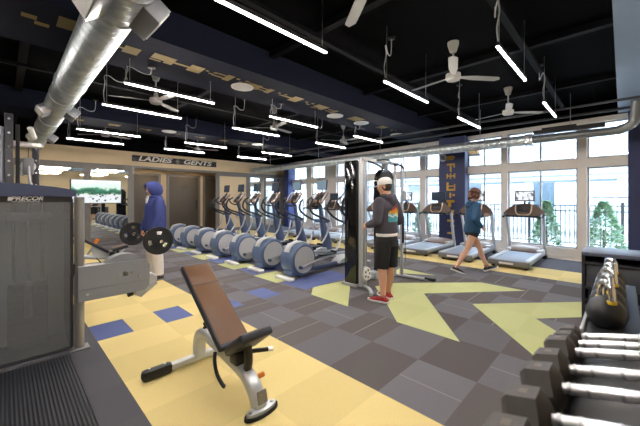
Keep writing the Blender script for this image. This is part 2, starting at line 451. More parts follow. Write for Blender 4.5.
# ------------------------------------------------------------------ beams, columns, bulkhead
def flat_marks(name, polys, z, m, parent):
    g = MB()
    for p in polys: g.prism(p, z-0.002, z+0.001, 'XY')
    return g.build(name, m, parent)
BZ = 3.35
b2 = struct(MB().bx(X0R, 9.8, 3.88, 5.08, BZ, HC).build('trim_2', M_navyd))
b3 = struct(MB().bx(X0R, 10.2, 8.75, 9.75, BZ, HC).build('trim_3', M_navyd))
b1 = struct(MB().bx(1.2, 9.4, -1.25, 0.07, BZ, HC).build('trim_4', mat('bulkhead_paint', '#7688a0', 0.55, var=0.05)))
# stencilled gold marks under the long beam
def glyph(x, y, s, kind):
    P = []
    s *= 0.62
    R = lambda a, b, c, d: P.append([(x+a*s, y+b*s), (x+c*s, y+b*s), (x+c*s, y+d*s), (x+a*s, y+d*s)])
    if kind == 'block': R(-0.5, -0.35, 0.5, 0.35)
    if kind == 'small': R(-0.4, -0.3, 0.05, 0.05); R(0.0, 0.15, 0.45, 0.45)
    if kind == 'T': R(-0.7, -0.07, -0.1, 0.07); R(-0.1, -0.35, 0.45, 0.35)
    if kind == 'F': R(-0.6, 0.15, 0.0, 0.27); R(-0.6, -0.2, 0.0, -0.08); R(0.0, -0.35, 0.35, 0.42)
    if kind == 'P': R(-0.45, -0.35, 0.1, 0.2); R(0.1, -0.35, 0.45, 0.4); R(-0.45, 0.3, 0.0, 0.42)
    if kind == 'dots': R(-0.4, -0.3, -0.18, -0.1); R(-0.05, 0.05, 0.3, 0.2); R(0.2, -0.35, 0.45, -0.15)
    return P
marks = []
for x, y, s, k in ((0.22, 4.34, 0.42, 'small'), (0.58, 4.22, 0.62, 'block'), (1.06, 4.40, 0.5, 'T'), (1.48, 4.36, 0.5, 'P'), (1.86, 4.38, 0.55, 'T'), (2.12, 4.35, 0.3, 'dots'), (2.36, 4.33, 0.5, 'F'),
                   (2.62, 4.32, 0.4, 'dots'), (2.88, 4.36, 0.45, 'P'), (3.15, 4.36, 0.45, 'F'), (3.45, 4.36, 0.35, 'dots'), (3.75, 4.38, 0.6, 'T'), (4.15, 4.4, 0.4, 'dots'), (4.5, 4.4, 0.55, 'P'), (4.9, 4.42, 0.45, 'F'),
                   (5.75, 4.46, 0.62, 'block'), (6.9, 4.48, 0.5, 'P'), (7.4, 4.5, 0.4, 'dots')):
    marks += glyph(x, y, s, k)
flat_marks('gold_marks', marks, BZ-0.001, M_gold, b2)
marks = []
for k in range(11): marks += glyph(1.2+0.75*k, 9.2, 0.45, ['T', 'P', 'F', 'dots'][k % 4])
flat_marks('gold_marks', marks, BZ-0.001, M_gold, b3)
# white round ceiling discs under the beams
for k, (x, y, z) in enumerate(((2.77, 4.52, BZ), (5.2, 4.62, BZ), (6.15, 4.6, BZ), (8.0, 4.7, BZ), (3.2, 9.0, BZ), (6.1, 9.0, BZ))):
    d = thing('ceiling_speaker', ['large white round speaker under the gold lettered beam, nearest the camera', 'white round speaker under the lettered beam beside the lone gold block',
              'white round speaker under the lettered beam past the lone gold block', 'last white round speaker on the lettered beam, near its window end',
              'white round speaker under the far beam above the dark doors', 'white round speaker under the far beam, window side'][k], 'speaker', (x, y, z), group='round ceiling speakers')
    MB().lathe([(0.165, 0), (0.16, -0.018), (0.14, -0.022), (0.0, -0.024)], n=28).build('grille', mat('grille_white', '#dcdcd8', 0.6, bump=0.2, bscale=400), d)
    MB().lathe([(0.185, 0), (0.182, -0.012), (0.16, -0.014)], n=28).build('rim', M_white, d)

# navy columns at the window wall
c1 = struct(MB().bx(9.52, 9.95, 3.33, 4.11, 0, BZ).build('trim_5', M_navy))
g = MB()
def bar(y0, y1, z0, z1): g.bx(9.513, 9.52, y0, y1, z0, z1)
ym = 3.75
# rotated stencil letters, read from the top down (left in the picture is larger Y)
bar(ym-0.09, ym+0.11, 2.66, 2.78); bar(ym-0.13, ym-0.09, 2.70, 2.76)
bar(ym-0.13, ym+0.11, 2.50, 2.55); bar(ym-0.03, ym+0.02, 2.30, 2.50); bar(ym-0.13, ym-0.09, 2.42, 2.50)
bar(ym-0.02, ym+0.02, 2.08, 2.26); bar(ym-0.14, ym+0.12, 2.15, 2.19); bar(ym-0.14, ym-0.10, 2.10, 2.24); bar(ym+0.08, ym+0.12, 2.10, 2.24)
bar(ym+0.06, ym+0.12, 1.72, 1.98); bar(ym-0.13, ym+0.06, 1.72, 1.78); bar(ym-0.08, ym+0.06, 1.84, 1.88); bar(ym-0.14, ym-0.10, 1.72, 1.92)
bar(ym-0.02, ym+0.03, 1.50, 1.66); bar(ym-0.13, ym-0.06, 1.56, 1.62)
bar(ym-0.12, ym+0.12, 1.36, 1.44); bar(ym-0.02, ym+0.07, 1.22, 1.36)
bar(ym-0.12, ym+0.12, 1.08, 1.14); bar(ym-0.1, ym+0.02, 0.98, 1.08); bar(ym-0.12, ym+0.10, 0.78, 0.84); bar(ym-0.12, ym+0.0, 0.62, 0.68); bar(ym-0.1, ym+0.1, 0.40, 0.46)
g.build('gold_letters', mat('gold_lettering', '#c79c36', 0.5, var=0.15, scale=20), c1)
r_ = MB(); r_.lathe([(0.115, -0.004), (0.115, 0.004), (0.06, 0.004), (0.06, -0.004)], c=(9.516, 3.98, 2.74), axis='X', n=28); r_.build('ring_emblem', M_white, c1)
struct(MB().bx(9.26, 9.6, -0.86, -0.085, 0, BZ).build('trim_6', M_navy))
struct(MB().bx(10.28, 10.75, 12.35, 12.72, 0, 3.3).build('trim_7', mat('blue_paint', '#2c3c78', 0.5)))

# black joists across the ceiling and conduit runs
for i, x in enumerate((0.2, 2.9, 5.3, 7.7)):
    struct(MB().bx(x-0.05, x+0.05, Y0R, 12.9, HC-0.09, HC).build('trim_%d' % (8+i), M_joist))
for i, y in enumerate((1.0, 2.9, 6.9, 11.3)):
    struct(MB().bx(X0R, 9.4, y-0.04, y+0.04, HC-0.14, HC-0.09).build('trim_%d' % (12+i), M_joist))
for i, (x, z, rr, lb) in enumerate(((8.85, 3.33, 0.03, 'grey conduit pipe running along the top of the windows'), (7.9, 3.30, 0.025, 'thin grey conduit pipe crossing below the ceiling, inward of the window pipe'))):
    o = MB().cyl((x, -1.85, z), (x, 12.9, z), rr, n=10).build('conduit_pipe', mat('conduit_grey', '#3c3d41', 0.5), None)
    tag(o, lb, 'pipe')
# hangers for the pipes
for o in [x for x in bpy.data.objects if x.name.startswith('conduit_pipe')]:
    x = 8.85 if o.name == 'conduit_pipe' else 7.9; z = 3.33 if o.name == 'conduit_pipe' else 3.30
    for y in (-1.4, 0.4, 3.2, 6.6, 11.0): MB().cyl((x, y, z), (x, y, HC), 0.006, n=6).build('hanger_rod', M_joist, o)

# ------------------------------------------------------------------ ducts
du = thing('spiral_duct', 'large shiny spiral air duct overhead at left with boxed vents', 'duct', (0.66, 0, 3.14))
dm = MB(); R = 0.183
dm.cyl((0, -1.85, 0), (0, 12.95, 0), R, n=40)
for y in (-1.0, 0.6, 2.2, 3.1, 5.6, 8.3, 10.8): dm.lathe([(R, -0.03), (R+0.01, -0.025), (R+0.01, 0.025), (R, 0.03)], (0, y, 0), 'Y', 40)
dm.build('duct_pipe', M_galv, du)
for y in (-1.2, 2.85, 7.1, 10.4):
    for s in (-1, 1):
        ry = Matrix.Rotation(s*math.radians(35), 3, 'Y')
        q = MB(); q.box(Vector((0, 0, 0)), (0.16, 0.40, 0.16), bevel=0.004)
        vb = q.build('vent_box', M_steel if s < 0 else M_greypl, du)
        vb.location = (s*(R+0.045)*math.cos(0.6), y, -(R+0.045)*math.sin(0.6)); vb.rotation_euler = (0, s*0.6, 0)
        gq = MB()
        gq.bx(s*0.081, s*0.088, -0.165, 0.165, -0.07, -0.055); gq.bx(s*0.081, s*0.088, -0.165, 0.165, 0.055, 0.07)
        gq.bx(s*0.081, s*0.088, -0.165, -0.15, -0.07, 0.07); gq.bx(s*0.081, s*0.088, 0.15, 0.165, -0.07, 0.07)
        for k in range(9): gq.bx(s*0.081, s*0.086, -0.14+0.035*k-0.006, -0.14+0.035*k+0.006, -0.056, 0.056)
        gq.build('grille', M_white, vb)
for y in (-1.5, 2.6, 6.3, 9.4, 12.0):
    hg = MB(); hg.lathe([(R+0.004, -0.015), (R+0.008, -0.015), (R+0.008, 0.015), (R+0.004, 0.015)], (0, y, 0), 'Y', 32)
    hg.cyl((0, y, R), (0, y, HC-3.14), 0.006, n=6); hg.build('hanger_strap', M_steel, du)

du2 = thing('window_duct', 'silver round air duct running under the ceiling along the windows', 'duct', (8.5, 0, 2.84))
q = MB(); q.cyl((0, 1.55, 0), (0, 12.95, 0), 0.122, n=32)
for y in (1.6, 4.2, 7.0, 9.8): q.lathe([(0.122, -0.03), (0.133, -0.025), (0.133, 0.025), (0.122, 0.03)], (0, y, 0), 'Y', 32)
q.build('duct_pipe', M_galv, du2)
q = MB(); q.tube([(0, 1.55, 0.0), (0, 0.6, 0), (0, 0.15, 0), (-0.02, -0.02, 0.03), (-0.08, -0.16, 0.14), (-0.12, -0.2, 0.5)], 0.085, n=24, sub=6); q.build('small_duct', mat('duct_dull', '#8b8e90', 0.45, metal=0.7), du2)
q = MB(); q.bx(-0.125, 0.125, 1.46, 1.62, -0.125, 0.125, bevel=0.02); q.build('reducer', M_steel, du2)
q = MB(); q.bx(-0.05, 0.05, 0.25, 1.46, 0.10, 0.19); q.bx(-0.05, 0.05, 0.7, 1.3, 0.19, 0.23); q.build('black_cable_tray', M_black, du2)
for y in (0.8, 2.6, 5.6, 8.4, 11.5): MB().cyl((0, y, 0.1), (0, y, HC-2.84), 0.006, n=6).build('hanger_rod', M_steel, du2)
jb = MB(); jb.bx(-0.06, 0.06, 2.64, 2.86, -0.22, -0.12, bevel=0.01); jb.build('junction_box', M_cream, du2)
MB().bx(-0.10, 0.02, 2.59, 2.83, -0.255, -0.22, bevel=0.01).build('lamp_head', M_gun, du2)

# ------------------------------------------------------------------ strip lights
LZ = 3.0
M_led = emit('led_strip', '#fff5ec', 150)
M_lh = mat('strip_housing', '#1a1a1c', 0.5)
M_wire = mat('white_cord', '#b9b9b9', 0.6)
def strip_proto():
    t = thing('strip_light', 'x', 'light')
    MB().bx(0, 1.24, -0.015, 0.015, 0.012, 0.055, bevel=0.004).build('housing', M_lh, t)
    MB().bx(0.005, 1.235, -0.011, 0.011, 0.002, 0.0125, bevel=0.002).build('diffuser', M_led, t)
    for x in (0.06, 1.18): MB().cyl((x, 0, 0.06), (x, 0, HC-LZ), 0.003, n=6).build('suspension_wire', M_steel, t)
    MB().tube([(0.03, 0.0, 0.06), (0.02, 0.01, 0.2), (0.035, -0.01, 0.36), (0.03, 0.0, 0.47), (0.1, 0.03, 0.5), (0.22, 0.08, 0.46), (0.34, 0.11, 0.50), (0.36, 0.11, HC-LZ-0.02)], 0.007, n=6, sub=4).build('power_cord', M_wire, t)
    MB().lathe([(0.05, 0), (0.05, -0.025), (0.04, -0.03)], (0.36, 0.11, HC-LZ), n=16).build('ceiling_rose', M_lh, t)
    return t
cols_ = {1.1: 'left column', 3.43: 'middle column', 5.95: 'window column'}
rows_ = [(0.89, 'front row beside the right bulkhead'), (2.2, 'row in front of the gold lettered beam'), (4.62+0.98, 'row just behind the gold lettered beam'), (5.95+0.35, ''), (8.45, ''), (9.95, '')]
spots = []
for x in (1.1, 3.43, 5.95):
    for y in (0.89, 2.2, 4.62, 5.98, 8.5, 10.02): spots.append((x, y))
spots = [s for s in spots]
desc = {
 (1.1, 0.89): None, (3.43, 0.89): 'glowing strip light hanging right of the ceiling fan, steepest in view', (5.95, 0.89): 'short glowing strip light hanging far right near the window duct',
 (1.1, 2.2): 'long glowing strip light at top centre, nearest the camera', (3.43, 2.2): 'glowing strip light left of the ceiling fan with looped white cord', (5.95, 2.2): 'glowing strip light above the lettered navy column',
 (1.1, 4.62): 'long glowing strip light under the lettered beam right of the spiral duct', (1.1, 5.98): 'glowing strip light right of the spiral duct, below the one under the beam',
 (3.43, 4.62): 'glowing strip light under the beam, mid picture, in front of a fan', (3.43, 5.98): 'glowing strip light mid picture with looped white cord, left of a fan',
 (5.95, 4.62): 'glowing strip light under the beam near its window end', (5.95, 5.98): 'glowing strip light left of the fan nearest the cable tower',
 (1.1, 8.5): 'glowing strip light above the mirrors, upper one of the pair', (1.1, 10.02): 'glowing strip light above the mirrors, lower one of the pair',
 (3.43, 8.5): 'glowing strip light just above the GENTS end of the sign', (3.43, 10.02): 'glowing strip light close above the LADIES end of the sign',
 (5.95, 8.5): 'glowing strip light above the cream panel, window side, upper of two', (5.95, 10.02): 'glowing strip light above the cream panel, lower of two'}
proto = strip_proto(); used = False
for (x, y) in spots + [(-1.3, 0.89), (-1.3, 2.2), (-1.3, 5.98)]:
    lb = desc.get((x, y)) or 'strip light outside the picture behind the camera'
    # the row under the beam hangs in line with the beam face
    yy = {4.62: 4.66}.get(y, y)
    if not used: proto.location = (x, yy, LZ); proto['label'] = lb; proto['group'] = 'hanging strip lights'; used = True
    else: dup(proto, (x, yy, LZ), None, lb, 'hanging strip lights')
# the row under the beam is hung from the beam soffit: shorter wires
short = {}
for o in list(bpy.data.objects):
    if o.parent and o.parent.name.startswith('strip_light') and abs(o.parent.location.y-4.66) < 0.01:
        if o.name.startswith(('suspension_wire', 'power_cord', 'ceiling_rose')):
            key = o.data.name
            if key not in short:
                me = o.data.copy()
                for v in me.vertices:
                    if v.co.z > 0.061: v.co.z = 0.06 + (v.co.z-0.06)*(BZ-LZ-0.06)/(HC-LZ-0.06)
                short[key] = me
            o.data = short[key]

# ------------------------------------------------------------------ ceiling fans
M_fan = mat('fan_white', '#96958f', 0.5)
def fan(loc, angles, lb):
    t = thing('ceiling_fan', lb, 'fan', loc, group='three blade ceiling fans')
    MB().lathe([(0.0, 0.36), (0.045, 0.36), (0.075, 0.46), (0.078, 0.50), (0.0, 0.5)], n=24).build('canopy', M_fan, t)
    MB().cyl((0, 0, 0.08), (0, 0, 0.38), 0.013, n=12).build('downrod', M_fan, t)
    MB().lathe([(0.03, 0.14), (0.045, 0.06), (0.10, 0.04), (0.105, -0.02), (0.085, -0.05), (0.0, -0.06)], n=28).build('motor', M_fan, t)
    for a in angles:
        q = MB(); n = 14
        secs = []
        for k in range(n+1):
            s_ = k/n; r_ = 0.10 + 0.62*s_
            wdt = 0.028 + 0.030*min(1, s_*3) if s_ < 0.9 else 0.058*math.sqrt(max(0.02, 1-((s_-0.9)/0.1)**2))
            secs.append((Vector((r_, 0, 0.0)), wdt, 0.004))
        q.loft(secs, 10, True, True, up=(0, 0.16, 1))
        bo = q.build('blade', M_fan, t); bo.rotation_euler.z = math.radians(a)
    return t
fan((4.54, 1.75, 3.25), (201, 321, 81), 'white ceiling fan with three blades, largest whole one in view')
fan((7.2, 1.67, 3.25), (75, 195, 315), 'white ceiling fan beyond the largest one, toward the windows')
fan((2.03, 1.42, 3.25), (53, 173, 293), 'nearest white ceiling fan, only one blade in view at top edge')
fan((1.91, 6.01, 3.25), (159, 279, 39), 'white ceiling fan right of the spiral duct behind two strip lights')
fan((4.70, 6.2, 3.25), (134, 254, 14), 'white ceiling fan mid picture above the elliptical row')
fan((7.25, 6.1, 3.25), (150, 270, 30), 'white ceiling fan under the end of the lettered beam near the cable tower')
fan((4.85, 10.9, 3.25), (95, 215, 335), 'small far ceiling fan above the restroom sign')
fan((1.95, 10.2, 3.25), (20, 140, 260), 'far ceiling fan above the mirrors by the spiral duct')

# ------------------------------------------------------------------ daylight and render look
wd = bpy.data.worlds.new('daylight'); scene.world = wd; wd.use_nodes = True
nt = wd.node_tree; bg = nt.nodes['Background']
tcw = nt.nodes.new('ShaderNodeTexCoord'); spw = nt.nodes.new('ShaderNodeSeparateXYZ'); nt.links.new(tcw.outputs['Generated'], spw.inputs[0])
crw = nt.nodes.new('ShaderNodeValToRGB'); nt.links.new(spw.outputs['Z'], crw.inputs['Fac'])
crw.color_ramp.elements[0].color = lin('#ffffff'); crw.color_ramp.elements[1].color = lin('#d4e6fb'); crw.color_ramp.elements[1].position = 0.6
nt.links.new(crw.outputs['Color'], bg.inputs['Color']); bg.inputs['Strength'].default_value = 13.0
vs = scene.view_settings; vs.view_transform = 'Standard'; vs.look = 'None'; vs.exposure = 0.85; vs.gamma = 1.0; vs.use_curve_mapping = False
# ------------------------------------------------------------------ outside the windows
gnd = struct(MB().bx(12.0, 60, -40, 60, -0.2, -0.1).build('trim_20', mat('paving', '#8a8f8f', 0.8, var=0.05)))
struct(MB().bx(WX-0.4, 12.0, -40, Y0R-0.6, -0.2, -0.1).build('trim_21', MATS['paving']))
M_iron = mat('black_iron', '#2c3036', 0.5)
fe = thing('iron_fence', 'black iron railing with thin bars outside the windows', 'fence', (12.4, 0, -0.1))
for z in (1.35, 1.18, 0.18): MB().bx(-0.02, 0.02, -9, 18, z, z+0.035).build('rail', M_iron, fe)
for k in range(13):
    y = -9+2.25*k
    MB().bx(-0.035, 0.035, y-0.035, y+0.035, 0, 1.47).build('post', M_iron, fe)
    if k < 12:
        q = MB()
        for j in range(1, 19): q.bx(-0.013, 0.013, y+0.118*j-0.013, y+0.118*j+0.013, 0.18, 1.36)
        q.build('baluster_panel', M_iron, fe)
# small pale conifers in front of the fence
M_leaf = mat('conifer_green', '#7c9d7c', 0.7, var=0.35, scale=9)
M_bark = mat('bark', '#6b5a48', 0.8)
def conifer(loc, h, r, lb, seed):
    rnd = random.Random(seed)
    t = thing('conifer_shrub', lb, 'shrub', loc, group='small conifers outside the windows')
    MB().cyl((0, 0, 0), (0, 0, h*0.5), 0.035, 0.02, n=8).build('trunk', M_bark, t)
    bm = bmesh.new()
    for k in range(2600):
        s_ = rnd.random()**0.8; z = h*(0.06+0.94*s_)
        rr = r*(1-s_)**0.7*(0.45+0.55*rnd.random()**0.5)*(1+0.12*math.sin(s_*40)) + 0.02
        a = rnd.random()*2*PI; p = Vector((rr*math.cos(a), rr*math.sin(a), z))
        d = Vector((math.cos(a+rnd.uniform(-.7, .7)), math.sin(a+rnd.uniform(-.7, .7)), rnd.uniform(-.2, .7))).normalized()
        w_ = d.cross(Vector((rnd.uniform(-1, 1), rnd.uniform(-1, 1), 1))).normalized()
        L_ = rnd.uniform(0.05, 0.11); W_ = 0.018
        vs_ = [bm.verts.new(p-d*L_*0.5), bm.verts.new(p+w_*W_), bm.verts.new(p+d*L_), bm.verts.new(p-w_*W_)]
        bm.faces.new(vs_)
    me = bpy.data.meshes.new('foliage'); bm.to_mesh(me); bm.free(); me.materials.append(M_leaf)
    o = bpy.data.objects.new('foliage', me); col.objects.link(o); o.parent = t
    return t
conifer((11.3, 1.62, -0.1), 1.5, 0.42, 'small conifer outside, behind the treadmill nearest the camera', 1)
conifer((11.3, 0.36, -0.1), 1.5, 0.50, 'wider small conifer outside the rightmost window', 2)
conifer((11.45, 5.6, -0.1), 1.5, 0.38, 'small conifer outside, left of the lettered column', 3)
# porch and apartment building across the yard
pv = thing('covered_porch', 'white columned porch across the yard outside the windows', 'porch', (17.5, 2, -0.1))
M_ext = mat('pale_stucco', '#8f9ba3', 0.8, var=0.04)
M_extb = mat('pale_blue_trim', '#74838f', 0.7)
MB().bx(-1.4, 1.6, -12, 16, 2.55, 2.75).build('porch_roof', M_extb, pv)
MB().bx(-1.3, 1.5, -11.8, 15.8, 2.35, 2.55).build('fascia', M_ext, pv)
for y in (-11, -8, -5, -2, 1, 4, 7, 10, 13): MB().bx(-1.2, -0.9, y-0.15, y+0.15, 0, 2.36).build('porch_column', M_ext, pv)
bd = thing('apartment_building', 'pale apartment building with dark windows beyond the yard', 'building', (24, 2, -0.1))
MB().bx(0, 6, -24, 30, 0, 13).build('building_wall', M_ext, bd)
for z in (3.1, 6.2, 9.3): MB().bx(-0.08, 0, -24, 30, z, z+0.25).build('floor_band', M_extb, bd)
M_extw = mat('far_window', '#39464f', 0.15)
for z in (1.0, 4.1, 7.2):
    for k in range(11):
        y = -20+4.2*k
        q = MB().bx(-0.07, 0, y-0.08, y+1.48, z-0.08, z+1.68).build('window_surround', M_white, bd)
        MB().bx(-0.09, -0.07, y, y+1.4, z, z+1.6).build('window_pane', M_extw, q)

# ------------------------------------------------------------------ elliptical trainers
M_screen_dark = mat('screen_dark', '#3a4a5c', 0.08)
def screen_white():
    m = bpy.data.materials.new('lit_screen'); m.use_nodes = True
    nt = m.node_tree; b = nt.nodes['Principled BSDF']
    tc = nt.nodes.new('ShaderNodeTexCoord'); v = nt.nodes.new('ShaderNodeTexVoronoi'); v.inputs['Scale'].default_value = 14
    nt.links.new(tc.outputs['Object'], v.inputs['Vector'])
    cr = nt.nodes.new('ShaderNodeValToRGB'); cr.color_ramp.elements[0].color = lin('#f2f5f8'); cr.color_ramp.elements[0].position = 0.62
    cr.color_ramp.elements[1].color = lin('#5b6c80'); cr.color_ramp.elements[1].position = 0.8
    nt.links.new(v.outputs['Distance'], cr.inputs['Fac'])
    nt.links.new(cr.outputs['Color'], b.inputs['Emission Color']); b.inputs['Emission Strength'].default_value = 0.6
    b.inputs['Base Color'].default_value = (0.02, 0.02, 0.02, 1); b.inputs['Roughness'].default_value = 0.1
    return m
M_screen_white = screen_white()
M_screen_blue = emit('blue_screen', '#5c7488', 0.16)

def tilt_panel(q, c, d, ang, bevel=0.01):
    """box whose local Z is tipped back about Y by ang (positive leans the top to +X)"""
    q.box(c, d, rot=Matrix.Rotation(ang, 3, 'Y'), bevel=bevel); return q

def make_elliptical():
    t = thing('elliptical_trainer', 'x', 'exercise machine')
    # rear drum
    q = MB(); q.lathe([(0.02, -0.185), (0.268, -0.185), (0.30, -0.16), (0.305, 0.0), (0.30, 0.16), (0.268, 0.185), (0.02, 0.185)], (0.42, 0, 0.345), 'Y', 44)
    q.bx(0.16, 0.62, -0.13, 0.13, 0.055, 0.16, bevel=0.03)
    q.build('drum_housing', M_bluegrey, t)
    for s in (-1, 1):
        q = MB(); q.lathe([(0.0, s*0.184), (0.252, s*0.184), (0.248, s*0.193), (0.0, s*0.199)], (0.42, 0, 0.345), 'Y', 44); q.build('side_disc', M_gdisc, t)
        q = MB(); q.lathe([(0.255, s*0.180), (0.276, s*0.180), (0.274, s*0.192), (0.255, s*0.192)], (0.42, 0, 0.345), 'Y', 44); q.build('disc_ring', M_bluegrey2, t)
    q = MB(); q.bx(0.03, 0.17, -0.23, 0.23, 0, 0.062, bevel=0.028); q.build('rear_foot', M_white, t)
    q = MB(); q.tube([(0.14, 0, 0.5), (0.22, 0, 0.62), (0.42, 0, 0.668), (0.58, 0, 0.63)], 0.075, n=14, h=0.018, up=(0, 0, 1)); q.build('top_handle', M_silver, t)
    # frame rail to the front
    q = MB(); q.tube([(0.5, 0, 0.10), (1.2, 0, 0.085), (2.0, 0, 0.085), (2.42, 0, 0.06)], 0.06, n=12, h=0.05, up=(0, 0, 1)); q.build('base_frame', M_bluegrey2, t)
    q = MB(); q.bx(2.32, 2.44, -0.28, 0.28, 0, 0.06, bevel=0.025); q.build('front_foot', M_silver, t)
    for s, z0, z1 in ((-1, 0.22, 0.36), (1, 0.44, 0.34)):
        q = MB(); q.tube([(0.30, s*0.225, z0), (0.70, s*0.225, (z0+z1)/2), (1.30, s*0.225, z1), (1.72, s*0.19, 0.33)], 0.026, n=10, sub=3); a = q.build('pedal_arm', M_steel, t)
        q = MB(); q.box((1.02, s*0.20, (z0+z1)/2+0.085), (0.40, 0.155, 0.03), bevel=0.012); q.box((1.22, s*0.20, (z0+z1)/2+0.11), (0.03, 0.155, 0.06), bevel=0.01)
        q.bx(0.95, 1.08, s*0.20-0.03, s*0.20+0.03, (z0+z1)/2+0.02, (z0+z1)/2+0.075)
        q.build('foot_pedal', M_black, a)
        q = MB(); q.cyl((0.30, s*0.19, z0), (0.30, s*0.25, z0), 0.03, n=12); q.build('crank_joint', M_bluegrey2, a)
    q = MB(); q.prism([(1.50, 0.10), (2.15, 0.10), (2.12, 0.26), (1.9, 0.28), (1.55, 0.16)], -0.12, 0.12); q.build('ramp_cover', M_silver, t)
    # mast
    q = MB(); q.loft([((2.27, 0, 0.06), 0.085, 0.14), ((2.25, 0, 0.35), 0.085, 0.15), ((2.17, 0, 0.62), 0.075, 0.12), ((2.10, 0, 0.85), 0.06, 0.085), ((2.03, 0, 1.08), 0.045, 0.055), ((1.99, 0, 1.34), 0.035, 0.04)], 16, True, True, up=(1, 0, 0), power=2.6)
    q.build('mast', M_bluegrey2, t)
    q = MB(); q.cyl((2.07, -0.24, 0.93), (2.07, 0.24, 0.93), 0.05, n=16); q.build('pivot_hub', M_bluegrey, t)
    for s in (-1, 1):
        ofs = 0.09*s
        q = MB(); q.tube([(2.07, s*0.25, 0.93), (1.86, s*0.27, 1.01), (1.58+ofs, s*0.29, 1.13), (1.47+ofs, s*0.29, 1.25), (1.50+ofs, s*0.28, 1.38), (1.58+ofs, s*0.26, 1.48)], 0.026, n=10, sub=4); a = q.build('moving_arm', M_black, t)
        q = MB(); q.tube([(2.07, s*0.25, 0.93), (1.98, s*0.235, 0.60), (1.76, s*0.20, 0.33)], 0.022, n=10, sub=4); q.build('link_bar', M_steel, a)
        q = MB(); q.tube([(2.0, s*0.06, 1.28), (1.86, s*0.17, 1.30), (1.74, s*0.17, 1.42), (1.86, s*0.16, 1.52)], 0.022, n=8, sub=4); q.build('fixed_grip', M_black, t)
    # console and screen
    q = MB(); tilt_panel(q, (2.0, 0, 1.50), (0.06, 0.36, 0.38), math.radians(42), 0.025); c = q.build('console', M_brown, t)
    q = MB(); tilt_panel(q, (1.970, 0, 1.522), (0.012, 0.22, 0.14), math.radians(42), 0.004); q.build('console_display', M_black, c)
    for s in (-1, 1): q = MB(); q.tube([(1.86, s*0.19, 1.40), (1.95, s*0.20, 1.55), (2.07, s*0.18, 1.66)], 0.016, n=8); q.build('console_trim', M_silver, c)
    q = MB(); q.tube([(2.02, 0, 1.58), (2.08, 0, 1.70), (2.09, 0, 1.84)], 0.018, n=8); q.build('screen_stalk', M_black, t)
    q = MB(); tilt_panel(q, (2.07, 0, 1.83), (0.035, 0.34, 0.25), math.radians(6), 0.008); sc_ = q.build('screen_case', M_black, t)
    q = MB(); tilt_panel(q, (2.052, 0, 1.83), (0.004, 0.31, 0.215), math.radians(6), 0.0); q.build('display', M_screen_dark, sc_)
    return t
el = make_elliptical()
ell_lab = ['elliptical trainer nearest the camera, beside the black cable tower base', 'second elliptical trainer from the cable tower', 'third elliptical trainer counting from the cable tower', 'middle elliptical trainer of the row of seven',
           'fifth elliptical trainer from the cable tower, toward the doors', 'sixth elliptical trainer from the cable tower, next to last', 'farthest elliptical trainer, in the row end by the dark doors']
els = [el]
for i in range(7):
    loc = (3.51, 4.44+0.95*i, 0)
    if i == 0: el.location = loc; el['label'] = ell_lab[0]; el['group'] = 'row of elliptical trainers'
    else: els.append(dup(el, loc, None, ell_lab[i], 'row of elliptical trainers'))
def relight(root, m):
    for o in root.children_recursive:
        if o.name.startswith('display'): o.data = o.data.copy(); o.data.materials[0] = m
for i in (1, 2): relight(els[i], M_screen_blue)

